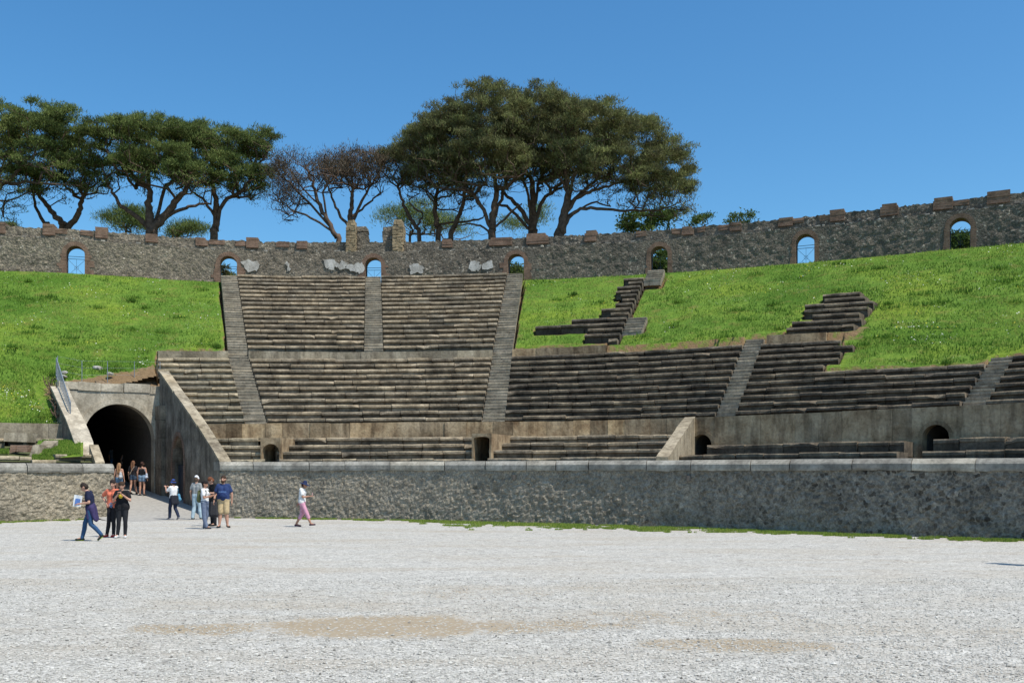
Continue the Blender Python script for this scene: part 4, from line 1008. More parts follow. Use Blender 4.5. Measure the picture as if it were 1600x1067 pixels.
# ruined piers on the wall
for px0, px1, yt, px2, yt2, lab in ((540, 556, 347, 572, 357, 'ruined pier of pale blocks on the wall, left one, tapering to a point'), (613, 630, 344, 596, 357, 'ruined pier of pale blocks on the wall, right one, with rounded top')):
    u = u3((px0 + px1) / 2); p, ex, ez = frame_at(2, u, 1.0); d = p[1]
    root = empty('ruined_pier', (*p, ZL3), lab, 'stone pier', 'ruined piers on the wall')
    mb = MB(); zt = EYE + (HZ - yt) * d / F; z = ZL3 - .05; w_ = (px1 - px0) * d / F
    while z < zt:
        f_ = (z - ZL3) / (zt - ZL3); ww = w_ * (1 - .35 * max(0, f_ - .75) / .25 * .9); x = -ww / 2
        while x < ww / 2 - .05:
            bw = min(ww / 2 - x, rng.uniform(.2, .4)); mb.box([*(p + ex * x + ez * (.05 + rng.uniform(-.03, .04))), z], [*(ex * (bw - .012)), 0], [*(ez * 1.0), 0], (0, 0, .16), np.clip(rng.normal(.55, .25), 0, 1), .012); x += bw
        z += .172
    mb.build('pier_front', M['pierstone'], root)
    mb = MB(); zt2 = EYE + (HZ - yt2) * d / F; c = ((px1 if px2 > px1 else px2) - (px0 + px1) / 2) * d / F; ww = abs((px2 - px1 if px2 > px1 else px0 - px2)) * d / F
    z = ZL3 - .05
    while z < zt2:
        mb.box([*(p + ex * c + ez * .45), z], [*(ex * (ww + rng.normal(0, .03))), 0], [*(ez * .9), 0], (0, 0, .3), np.clip(rng.normal(.4, .2), 0, 1), .03); z += .31
    mb.build('pier_core', M['outer'], root)

# iron gates in the arches
def make_gate(u, label):
    p, ex, ez = frame_at(2, u, 1.0); o = p + ez * .45; sill = EYE + Z3 - .05; root = empty('iron_gate', (*o, sill), label, 'gate', 'iron gates in the wall arches')
    mb = MB(); hw = .53; H_ = 1.32; r = .017
    P = lambda x, z: [*(o + ex * x), sill + z]
    for x in (-hw, hw): mb.tube([P(x, 0), P(x, H_)], r * 1.4, 6)
    for z in (.04, H_ - .16, H_): mb.tube([P(-hw, z), P(hw, z)], r, 6)
    mb.build('gate_frame', M['iron'], root)
    mb = MB(); mb.tube([P(-hw, .05), P(hw, H_ - .18)], r * .6, 5); mb.tube([P(-hw, H_ - .18), P(hw, .05)], r * .6, 5)
    mb.tube([P(0, .05), P(0, H_ - .17)], r * .5, 5)
    q = np.linspace(0, 2 * np.pi, 13); mb.tube([P(.12 * math.cos(a), .58 + .12 * math.sin(a)) for a in q], r * .5, 5)
    mb.build('gate_brace', M['iron'], root)
for u, lab in ((0, 'iron gate in the leftmost wall arch above the grass'), (1, 'iron gate in the arch at the top of the leftmost stairway'), (2, 'iron gate in the middle arch between plaster remnants'),
               (3, 'iron gate in the arch above the central stairway'), (4, 'iron gate in the arch above the narrow ruined seats'), (5, 'iron gate in the arch against clear sky on the right'), (6, 'iron gate in the rightmost arch')):
    make_gate(u, lab)

# ------------------------------------------------------------------ railings above the gate
fen = empty('wire_fence', (*((FL + FR) / 2 + AX * 1.2), 6.3), 'thin wire fence with grey posts on the soil above the gateway', 'fence')
pts = []
for px, d in ((90, 48.2), (128, 48.6), (168, 49.4), (210, 50.2), (250, 51.0)):
    b = at(px, d, 597 if px > 95 else 590); mb = MB(); mb.tube([b - [0, 0, .3], b + [0, 0, 1.05]], .018, 6); mb.build('post', M['rail'], fen); pts.append(b)
mb = MB()
for z in (.35, .7, 1.03): mb.tube([p + [0, 0, z] for p in pts], .004, 4)
mb.build('wire', M['rail'], fen)
rl = empty('hand_railing', (*(WL1 + NX * .8), 5.8), 'sloping grey picket railing down the left side of the gateway', 'railing')
A, B = at(88, 48.4, 590), at(110, 44.8, 662)
mb = MB(); mb.tube([A + [0, 0, .95], B + [0, 0, .95]], .03, 6); mb.tube([A + [0, 0, .12], B + [0, 0, .12]], .025, 6); mb.build('rail', M['rail'], rl)
for f_ in np.linspace(0, 1, 17):
    p = A + (B - A) * f_; mb = MB(); mb.tube([p + [0, 0, -.1 if f_ in (0, 1) else .1], p + [0, 0, .97]], .024 if f_ in (0., 1.) else .016, 5); mb.build('baluster', M['rail'], rl)
# rubble stones on the soil above the gate
for px, y, d, r_, lab in ((153, 576, 50.6, .27, 'largest pale boulder on the grass above the gateway'), (101, 582, 49.2, .16, 'small pale stone by the top of the sloping railing'), (100, 588, 49, .14, 'second small stone by the top of the sloping railing, lower one'), (172, 584, 49.8, .16, 'flat pale stone just right of the largest boulder'), (219, 590, 50.6, .14, 'small pale stone behind the fence at the right of the gateway')):
    bm = bmesh.new(); bmesh.ops.create_icosphere(bm, subdivisions=2, radius=r_)
    for v in bm.verts: v.co *= 1 + .35 * noise.noise(v.co * (1.2 / r_) + Vector((px, y, 0))); v.co.z *= .55
    me = bpy.data.meshes.new('boulder'); bm.to_mesh(me); bm.free(); o = link('boulder', me, M['plaster']); o.location = at(px, d, y); o.rotation_euler = (0, R(12 if px == 153 else 0), 0); tag(o, lab, 'stone')
# dry shrub stems by the railing
mb = MB()
for f_ in np.linspace(0.08, .9, 60):
    p = A + (B - A) * f_ + np.array([-.45 + rng.normal(0, .12), .1, -.1]); q = p + np.array([rng.normal(0, .15), rng.normal(0, .1), rng.uniform(.2, .5)]); mb.tube([p, (p + q) / 2 + rng.normal(0, .04, 3), q], .022, 4)
tag(mb.build('dry_shrub', M['bark']), 'dry brown shrub stems beside the sloping railing', 'shrub')


# ------------------------------------------------------------------ trees
def tree(name, label, cat, d, trunks, lobes, mat, ntip, shards, size=.27, wdt=.062, up=1.1, spread=.24, group=None, twig=.012, tone=(.45, .22), rbase=.35, clear=None, low=-.15, clump_n=5, wisp=.30):
    """trunks: polylines [(px, y, depth offset, radius)]; lobes: (px, y, rx, ry, depth offset, depth radius)"""
    N, Pn, R_ = [], [], []
    def P(px, y, dz=0): return at(px, d + dz, y)
    for tr in trunks:
        prev = -1
        if isinstance(tr[0], int): prev, tr = tr[0], tr[1:]
        pts = [P(a[0], a[1], a[2]) for a in tr]; rad = [a[3] for a in tr]
        if prev == -1:
            g = pts[0].copy(); g[2] = 9.0; g[0] += 0; pts = [g] + pts; rad = [rad[0] * 1.25] + rad
        else:
            pts = [N[prev]] + pts; rad = [min(R_[prev], rad[0] * 1.1)] + rad
        pts = np.array(pts); tt = np.arange(len(pts)); f = spline(tt, pts) if len(pts) > 2 else (lambda x, a=pts: a[0] + (a[1] - a[0]) * np.asarray(x)[..., None])
        fr = np.linspace(0, len(pts) - 1, (len(pts) - 1) * 5 + 1); q = f(fr); rr = np.interp(fr, tt, rad)
        q[1:] += rng.normal(0, .05, q[1:].shape)
        st = 0 if prev == -1 else 1; par = prev
        for i in range(st, len(q)):
            N.append(q[i]); Pn.append(par); R_.append(rr[i]); par = len(N) - 1
    nfix = len(N); tips = []
    area = [l[2] * l[3] for l in lobes]; tot = sum(area)
    for l in lobes:
        c = P(l[0], l[1], l[4]); sx, sz = l[2] * d / F * .98, l[3] * d / F * .92; sy = l[5]; c[2] -= 5 * d / F
        k = int(ntip * l[2] * l[3] / tot); per = clump_n
        for _ in range(max(1, k // per)):
            while True:
                v = rng.normal(0, 1, 3); v /= np.linalg.norm(v)
                if v[2] > low or rng.random() < .10: break
            r_ = (rng.uniform(.25, 1.0) ** .5) * (1 + .14 * noise.noise(Vector((v * 2.2 + c * .1).tolist())))
            cc = c + v * np.array([sx, sy, sz]) * r_; cs = min(1.0, sx * .5) * rng.uniform(.45, 1.05)
            for _ in range(per):
                an_ = rng.uniform(0, 6.283); rr_ = cs * math.sqrt(rng.random()); tips.append(cc + np.array([math.cos(an_) * rr_, math.sin(an_) * rr_, cs * .42 * (1 - (rr_ / cs) ** 2) + rng.normal(0, .06)]))
    dense = len(tips)
    for l in lobes:                                # thin bare sprays hanging under the crown
        c = P(l[0], l[1], l[4])
        for _ in range(int(wisp * ntip * l[2] * l[3] / tot)):
            a_ = rng.uniform(0, 6.283); q_ = rng.random() ** .5
            tips.append(c + np.array([math.cos(a_) * q_ * l[2] * d / F, math.sin(a_) * q_ * l[5], -l[3] * d / F * rng.uniform(.5, 1.5)]))
    isw = np.arange(len(tips)) >= dense
    tips = np.array(tips); NA = np.array(N); order = np.argsort(np.min(np.linalg.norm(tips[:, None] - NA[None, ::3], axis=2), axis=1))
    cap = 2 * nfix + len(tips) * 6 + 10; X = np.zeros((cap, 3)); X[:nfix] = NA; cnt = nfix; par = list(Pn); ok0 = 0
    bad = np.zeros(cap, bool); zmin = np.quantile(NA[:, 2], .3) if clear is None else EYE + (HZ - clear) * d / F
    bad[:nfix] = NA[:, 2] < zmin
    tip_nodes = []; wis = []
    for o in order:
        tp = tips[o]; dd = np.linalg.norm(X[:cnt] - tp, axis=1) + np.maximum(0, X[:cnt, 2] - tp[2] + .2) * 1.5 + bad[:cnt] * 50
        j = int(np.argmin(dd)); a = X[j]; L = np.linalg.norm(tp - a)
        if L < .15: tip_nodes.append(j); wis.append(isw[o]); continue
        k = max(1, min(5, int(L / .8))); prev = j
        for i in range(1, k + 1):
            f_ = i / k; q = a + (tp - a) * f_; q = q + np.array([0, 0, -.10 * L * math.sin(math.pi * f_)]) + (rng.normal(0, .05 * L / k + .02, 3) if i < k else 0)
            X[cnt] = q; par.append(prev); prev = cnt; cnt += 1
        tip_nodes.append(prev); wis.append(isw[o])
    # radii from the number of tips carried
    load = np.zeros(cnt)
    for n in tip_nodes: load[n] += 1
    for i in range(cnt - 1, -1, -1):
        if par[i] >= 0 and par[i] < i: load[par[i]] += load[i]
    rad = twig * np.sqrt(np.maximum(load, 1)) + .006
    rad[:nfix] = np.array(R_)
    for i in range(nfix, cnt): rad[i] = min(rad[i], rad[par[i]] * .9)
    root = empty(name, (NA[0][0], NA[0][1], 9.0), label, cat, group)
    # chains -> tubes
    kids = [[] for _ in range(cnt)]
    for i in range(cnt):
        if par[i] >= 0: kids[par[i]].append(i)
    mb = MB(); started = [i for i in range(cnt) if par[i] < 0]; stack = [(s_, None) for s_ in started]
    while stack:
        s_, p_ = stack.pop(); ch = [p_] if p_ is not None else []; ch.append(s_); c_ = s_
        while kids[c_]:
            ks = sorted(kids[c_], key=lambda q: -(rad[q] * 10 + load[q] * .01)); 
            for q in ks[1:]: stack.append((q, c_))
            c_ = ks[0]; ch.append(c_)
        rr = rad[ch].copy()
        if p_ is not None: rr[0] = rr[1]
        if len(ch) > 1: mb.tube(X[ch], rr, 8 if rr.max() > .12 else (5 if rr.max() > .05 else 3), cap=rr.max() > .1)
    mb.build('trunk', M['bark'], root, smooth=True)
    # needles
    shards = int(shards * 1.25); T = X[np.array(tip_nodes)]; nT = len(T); n = nT * shards
    kp = rng.random(n) < np.where(np.repeat(np.array(wis), shards), .22, 1.0)
    base = np.repeat(T, shards, 0)[kp]; tl = np.repeat(rng.normal(*tone, nT), shards)[kp]; n = len(base)
    off = rng.normal(0, 1, (n, 3)) * np.array([spread, spread, spread * .5]); base = base + off
    dv = rng.normal(0, 1, (n, 3)); dv[:, 2] = np.abs(dv[:, 2]) * .6 + up; dv += off * .8; dv /= np.linalg.norm(dv, axis=1)[:, None]
    sd = np.cross(dv, rng.normal(0, 1, (n, 3))); sd /= np.linalg.norm(sd, axis=1)[:, None]
    h = size * rng.uniform(.5, 1.2, n)[:, None]; w_ = wdt * .5 * rng.uniform(.6, 1.3, n)[:, None]
    V = np.stack([base - sd * w_, base + sd * w_, base + dv * h], 1).reshape(-1, 3)
    np_mesh('crown', V, np.arange(3 * n).reshape(-1, 3), mat, root, False, {'tone': np.repeat(np.clip(tl + rng.normal(0, .09, n), 0, 1), 3)})
    return root
PG = 'umbrella pines beyond the wall'
PI, OL, DP = M['pine'], M['olive'], M['deadpine']
tree('pine_tree', 'dense green umbrella pine cut off by the left edge of the photo', 'pine tree', 84, [[(-60, 380, 0, .42), (-50, 340, 0, .38), (-25, 310, 0, .26), (10, 285, -1, .18), (30, 265, -1, .12)], [3, (-60, 300, 0, .2), (-70, 270, 1, .14)], [6, (-20, 290, 1, .17), (0, 265, 2, .12), (60, 240, 2, .08)]],
     [(-40, 225, 80, 72, 0, 5), (30, 208, 68, 58, 0, 5), (95, 212, 55, 52, 0, 4.5), (10, 265, 55, 32, -1, 4), (75, 245, 45, 28, -1, 3.5), (130, 225, 26, 28, 1, 3)], PI, 1150, 62, group=PG, clear=300)
tree('pine_tree', 'umbrella pine with a forked trunk and low green lobes, second from the left', 'pine tree', 88, [[(97, 370, 0, .34), (98, 352, 0, .30), (80, 330, 0, .22), (62, 308, 0, .17), (50, 288, 0, .12)], [5, (120, 338, 0, .26), (128, 315, 0, .2), (134, 292, 0, .13)], [(78, 372, .5, .18), (70, 350, .5, .16), (55, 320, .5, .13), (50, 295, .5, .1)]],
     [(120, 262, 38, 24, -1, 3), (160, 262, 25, 20, -1, 2.5), (72, 280, 40, 22, -1, 3), (140, 292, 30, 12, 0, 2), (45, 262, 30, 25, 0, 2.5)], PI, 430, 40, group=PG, clear=325, twig=.014)
tree('pine_tree', 'broad umbrella pine with several thick limbs behind the left wall, crown widest on the left', 'pine tree', 86, [[(236, 380, 0, .55), (237, 360, 0, .5), (232, 330, 0, .32), (234, 300, 0, .25), (228, 265, 0, .15)], [6, (250, 345, 0, .36), (270, 322, 0, .3), (288, 300, -.5, .22), (300, 272, -.5, .14)], [6, (215, 340, 0, .2), (190, 322, 0, .16), (175, 300, 0, .12), (165, 280, 0, .08)], [8, (275, 330, 0, .16), (300, 322, 0, .13), (328, 318, 0, .08)], [9, (255, 300, 1, .15), (270, 280, 1, .1)]],
     [(235, 222, 82, 36, 0, 5.5), (185, 222, 45, 34, .5, 4.5), (290, 228, 62, 36, .5, 5), (255, 250, 60, 26, -2, 3.5), (200, 262, 35, 20, -1, 3), (300, 272, 42, 22, -1, 3.5)], PI, 1200, 58, group=PG, clear=322)
tree('pine_tree', 'umbrella pine with one straight trunk and a raised crown tuft reaching right', 'pine tree', 89, [[(335, 385, 0, .36), (337, 355, 0, .33), (338, 325, 0, .28), (334, 300, 0, .2), (330, 270, 0, .12)], [10, (350, 315, 0, .18), (378, 298, 0, .14), (398, 268, 0, .1), (418, 240, 0, .07)], [12, (318, 312, 0, .12), (300, 300, 0, .08)]],
     [(340, 228, 60, 32, 0, 4.5), (375, 235, 40, 34, 0, 4), (418, 220, 26, 20, 0, 2.8), (345, 268, 55, 24, -1, 3.5), (385, 285, 32, 18, 0, 3), (410, 270, 22, 20, 0, 2.5), (400, 240, 25, 20, 0, 2.5)], PI, 800, 44, group=PG, clear=318)
tree('pine_tree', 'half bare brown pine leaning left with a sparse crown', 'pine tree', 88, [[(530, 390, 0, .24), (524, 368, 0, .22), (510, 340, 0, .2), (498, 315, 0, .16), (488, 285, 0, .12), (478, 262, 0, .08)], [7, (485, 340, 0, .1), (460, 330, 0, .08), (438, 312, 0, .05), (425, 298, 0, .03)], [12, (465, 300, .5, .1), (445, 280, .5, .07), (430, 262, .5, .04)], [14, (505, 300, -.5, .09), (515, 282, -.5, .06)], [18, (470, 290, 1, .07), (455, 268, 1, .05)]],
     [(475, 262, 50, 22, 0, 4), (450, 285, 28, 22, 0, 3), (510, 262, 30, 20, 0, 3), (450, 315, 28, 18, 0, 2.5), (435, 265, 18, 18, 0, 2)], DP, 640, 11, size=.34, wdt=.045, group=PG, clear=330, twig=.012, spread=.36, tone=(.38, .2), low=-.4)
tree('pine_tree', 'half bare reddish brown pine with a straight trunk behind the left ruined pier', 'pine tree', 91, [[(549, 385, 0, .26), (546, 350, 0, .24), (548, 325, 0, .2), (550, 300, 0, .15), (549, 272, 0, .08)], [7, (533, 340, 0, .13), (520, 312, 0, .1), (512, 290, 0, .07), (505, 270, 0, .04)], [9, (563, 320, 0, .13), (578, 292, 0, .09), (592, 270, 0, .05)], [11, (575, 318, 1, .1), (598, 300, 1, .06)]],
     [(555, 252, 40, 20, 0, 3.5), (525, 258, 32, 20, 0, 3), (585, 258, 25, 20, 0, 3), (560, 275, 45, 15, 0, 3)], DP, 620, 14, size=.34, wdt=.05, group=PG, clear=328, twig=.012, spread=.36, tone=(.5, .25), low=-.3)
tree('pine_tree', 'dark low pine with three slender crooked trunks left of the great canopy', 'pine tree', 92, [[(655, 385, 0, .2), (650, 355, 0, .18), (638, 335, 0, .16), (628, 312, 0, .13), (622, 292, 0, .09)], [(686, 385, 1, .26), (682, 350, 1, .24), (680, 325, 1, .2), (684, 295, 1, .15), (690, 270, 1, .1)], [(705, 385, -1, .24), (712, 350, -1, .22), (722, 325, -1, .18), (726, 298, -1, .13)], [10, (660, 335, 0, .1), (640, 318, 0, .07)], [36, (740, 345, 0, .1), (760, 338, 0, .06)]],
     [(620, 250, 32, 22, 0, 3), (650, 245, 42, 28, 0, 4), (690, 262, 52, 36, 0, 4.5), (655, 280, 45, 18, 0, 3.5), (720, 280, 45, 28, 0, 4)], OL, 850, 40, group=PG, clear=322, tone=(.30, .2))
tree('pine_tree', 'olive umbrella pine at the left side of the great canopy, trunk nearly upright', 'pine tree', 87, [[(768, 390, 0, .34), (768, 360, 0, .32), (771, 330, 0, .27), (776, 300, 0, .22), (772, 270, 0, .14)], [10, (745, 310, 0, .16), (720, 290, 0, .11), (695, 270, 0, .07)], [12, (790, 290, 1, .14), (800, 265, 1, .09)], [8, (740, 350, 0, .09), (715, 352, 0, .05)], [9, (800, 330, -1, .1), (815, 318, -1, .06)]],
     [(770, 192, 88, 50, 0, 6.5), (705, 212, 60, 46, 0, 5), (665, 225, 38, 30, 0, 4), (740, 245, 65, 32, -2, 4.5), (790, 252, 48, 24, -2, 4), (680, 192, 30, 18, 0, 3)], OL, 1500, 58, group=PG, clear=315)
tree('pine_tree', 'olive umbrella pine in the middle of the great canopy with spreading limbs', 'pine tree', 90, [[(832, 390, 0, .44), (833, 358, 0, .40), (832, 330, 0, .33), (833, 300, 0, .27), (828, 270, 0, .16)], [8, (812, 325, 0, .2), (795, 308, 0, .15), (780, 292, 0, .1)], [7, (790, 322, 0, .13), (770, 330, 1, .08)], [9, (848, 315, 0, .17), (862, 302, 0, .14), (880, 292, 0, .1)], [13, (845, 280, 1, .12), (860, 262, 1, .08)], [12, (820, 285, -1, .12), (805, 268, -1, .08)]],
     [(835, 190, 92, 46, 0, 6.5), (890, 200, 60, 44, 1, 5), (840, 245, 62, 30, -2, 4.5), (800, 225, 45, 30, -2, 4), (870, 258, 45, 22, -1, 4)], OL, 1400, 58, group=PG, clear=312)
tree('pine_tree', 'olive umbrella pine at the right of the great canopy with one long low horizontal branch', 'pine tree', 86, [[(874, 390, 0, .48), (876, 362, 0, .42), (883, 330, 0, .34), (888, 305, 0, .3), (886, 285, 0, .2), (884, 262, 0, .12)], [8, (900, 330, 0, .15), (940, 326, 0, .13), (985, 330, 0, .1), (1030, 328, 0, .07), (1065, 315, 0, .04)], [14, (905, 306, 0, .17), (930, 297, 0, .14), (960, 288, 0, .1), (1000, 280, 0, .06)], [16, (920, 290, 1, .14), (950, 272, 1, .1), (985, 255, 1, .07)], [13, (925, 318, 1, .09), (955, 322, 1, .06)], [18, (900, 270, -1, .13), (915, 250, -1, .09)], [20, (865, 262, 0, .09), (850, 250, 0, .06)]],
     [(925, 205, 78, 46, 0, 6), (985, 232, 62, 48, 0, 5.5), (1040, 262, 45, 46, 0, 4.5), (950, 258, 62, 26, -2, 4), (1010, 290, 48, 28, 0, 4), (1062, 300, 25, 30, 0, 3), (905, 245, 40, 24, -1, 3.5)], OL, 1750, 50, group=PG, clear=335, tone=(.5, .22))
# lower trees further off
BR = M['broad']
tree('pine_tree', 'small distant pine seen low between the limbs behind the left wall', 'pine tree', 118, [[(196, 380, 0, .16), (205, 355, 0, .12), (215, 345, 0, .08)]], [(195, 338, 34, 17, 0, 3), (222, 350, 22, 12, 0, 2)], PI, 170, 40, group=PG, clear=390, spread=.6, size=.5)
tree('pine_tree', 'smallest distant pine, a low tuft right of the broad pine', 'pine tree', 121, [[(270, 380, 0, .16), (278, 362, 0, .12)]], [(292, 355, 28, 11, 0, 3), (270, 362, 14, 8, 0, 2)], PI, 100, 40, group=PG, clear=400, spread=.55, size=.5)
tree('pine_tree', 'pale distant pine seen between the two ruined piers and the dark trunks', 'pine tree', 120, [[(640, 390, 0, .16), (645, 360, 0, .12)]], [(622, 340, 30, 14, 0, 3), (660, 335, 38, 22, 0, 3), (700, 350, 45, 16, 0, 3), (845, 330, 14, 20, 0, 2), (805, 350, 22, 14, 0, 2)], PI, 330, 30, group=PG, clear=400, spread=.6, size=.5, tone=(.6, .2))
tree('leafy_tree', 'bright green leafy tree top over the wall under the long low branch', 'tree', 96, [[(1010, 390, 0, .15), (1008, 360, 0, .1)]], [(998, 348, 32, 14, 0, 2.5), (1018, 338, 18, 12, 0, 2), (975, 352, 14, 8, 0, 1.5)], BR, 80, 26, size=.3, wdt=.2, up=.1, spread=.34, clear=400)
tree('leafy_tree', 'narrow bright green leafy tree top just left of the sprigs on the right', 'tree', 97, [[(1045, 390, 0, .1), (1046, 360, 0, .07)]], [(1045, 342, 13, 17, 0, 1.5)], BR, 34, 26, size=.3, wdt=.2, up=.1, spread=.32, clear=400)
tree('leafy_tree', 'pointed pale sprigs of a tree top rising over the wall', 'tree', 98, [[(1100, 380, 0, .06), (1101, 350, 0, .04)]], [(1097, 343, 15, 13, 0, 1.5), (1102, 330, 5, 10, 0, .8), (1086, 342, 6, 12, 0, .8)], BR, 46, 16, size=.26, wdt=.13, up=.6, clear=400, spread=.25)
tree('leafy_tree', 'rounded pale tree top peeking over the wall, rightmost of the trees', 'tree', 98, [[(1160, 380, 0, .06), (1161, 350, 0, .04)]], [(1160, 338, 19, 8, 0, 1.5), (1150, 344, 10, 6, 0, 1)], BR, 44, 16, size=.26, wdt=.13, up=.6, clear=400, spread=.25)
tree('pine_tree', 'tiny round tree top over the wall near the left edge', 'pine tree', 118, [[(16, 380, 0, .08), (16, 355, 0, .06)]], [(16, 347, 9, 4, 0, 1)], PI, 30, 24, group=PG, clear=400)
for px, y, rx, ry, mt, n, lab in ((352, 430, 9, 16, OL, 40, 'sparse tree seen through the arch at the top of the leftmost stairway'), (806, 430, 15, 18, PI, 110, 'dark tree seen through the arch above the central stairway'),
                                  (1032, 412, 18, 26, BR, 130, 'green tree seen through the arch above the narrow ruined seats'), (1508, 378, 24, 24, BR, 200, 'green tree seen through the rightmost arch')):
    dd = 84 if px < 1400 else 70
    tree('leafy_tree', lab, 'tree', dd, [[(px, 455, 0, .1), (px + 1, y, 0, .06)]], [(px, y, rx, ry, 0, 1.6)], mt, n, 26, size=.3, wdt=.13, up=.2, clear=470, low=-1)

# ------------------------------------------------------------------ people
def solid(name, col, rough=.8):
    m, t, b = newmat(name, rough, .2); n = noi(t, pos(t), 14, 3)
    t.links.new(mixc(t, col, ramp(t, n, [(.3, (.8,)), (.7, (1.15,))]), 1.0, 'MULTIPLY'), b.inputs['Base Color']); return m
SKIN = solid('skin', (.50, .28, .20), .55); SKIN_TAN = solid('tanned skin', (.40, .21, .14), .55)
_cm = {}
def cloth(c):
    k = tuple(c)
    if k not in _cm: _cm[k] = solid('cloth', k, .85)
    return _cm[k]
def caps_mesh(caps):
    mb = MB()
    for p0, p1, r0, r1 in caps:
        p0, p1 = np.asarray(p0, float), np.asarray(p1, float); ax = p1 - p0; L = np.linalg.norm(ax)
        if L < 1e-4: ax = np.array([0, 0, 1.]); L = 1e-4
        ax = ax / L; t = [-r0 * .999, -r0 * .85, -r0 * .5, 0, L, L + r1 * .5, L + r1 * .85, L + r1 * .999]
        rr = [r0 * .04, r0 * .53, r0 * .866, r0, r1, r1 * .866, r1 * .53, r1 * .04]
        mb.tube([p0 + ax * q for q in t], rr, 12)
    return mb
def blob(name, caps, mat, parent, voxel=.012, smooth=3, conv=None):
    """one continuous skin round a set of tapered limbs (voxel remesh, then smoothed)"""
    mb = caps_mesh(caps); V = np.vstack(mb.v)
    if conv is not None: V = conv(V)
    fc = [np.vstack(mb.q), np.vstack(mb.t)]
    o = np_mesh('tmp', V, fc, None, None, True)
    m = o.modifiers.new('r', 'REMESH'); m.mode = 'VOXEL'; m.voxel_size = voxel; m.use_smooth_shade = True
    if smooth: m2 = o.modifiers.new('s', 'SMOOTH'); m2.factor = .5; m2.iterations = smooth
    dg = bpy.context.evaluated_depsgraph_get(); me = bpy.data.meshes.new_from_object(o.evaluated_get(dg)); me.name = name
    bpy.data.objects.remove(o)
    n = len(me.vertices); co = np.empty(n * 3, np.float32); me.vertices.foreach_get('co', co); co = co.reshape(-1, 3) - np.array(parent.location, np.float32)
    me.vertices.foreach_set('co', co.ravel()); me.update(); me.materials.clear()
    return link(name, me, mat, parent)
DEFJ = dict(pel=(0, 0, .97), waist=(0, 0, 1.12), chest=(0, 0, 1.31), neck=(0, 0, 1.47), head=(0, .02, 1.63),
            shL=(.165, 0, 1.42), shR=(-.165, 0, 1.42), elL=(.235, -.03, 1.14), elR=(-.235, -.03, 1.14), wrL=(.25, .05, .89), wrR=(-.25, .05, .89),
            hpL=(.085, 0, .94), hpR=(-.085, 0, .94), knL=(.10, .02, .51), knR=(-.10, .02, .51), anL=(.105, -.02, .09), anR=(-.105, -.02, .09), toL=(.12, .14, .035), toR=(-.12, .14, .035))
class Man: pass
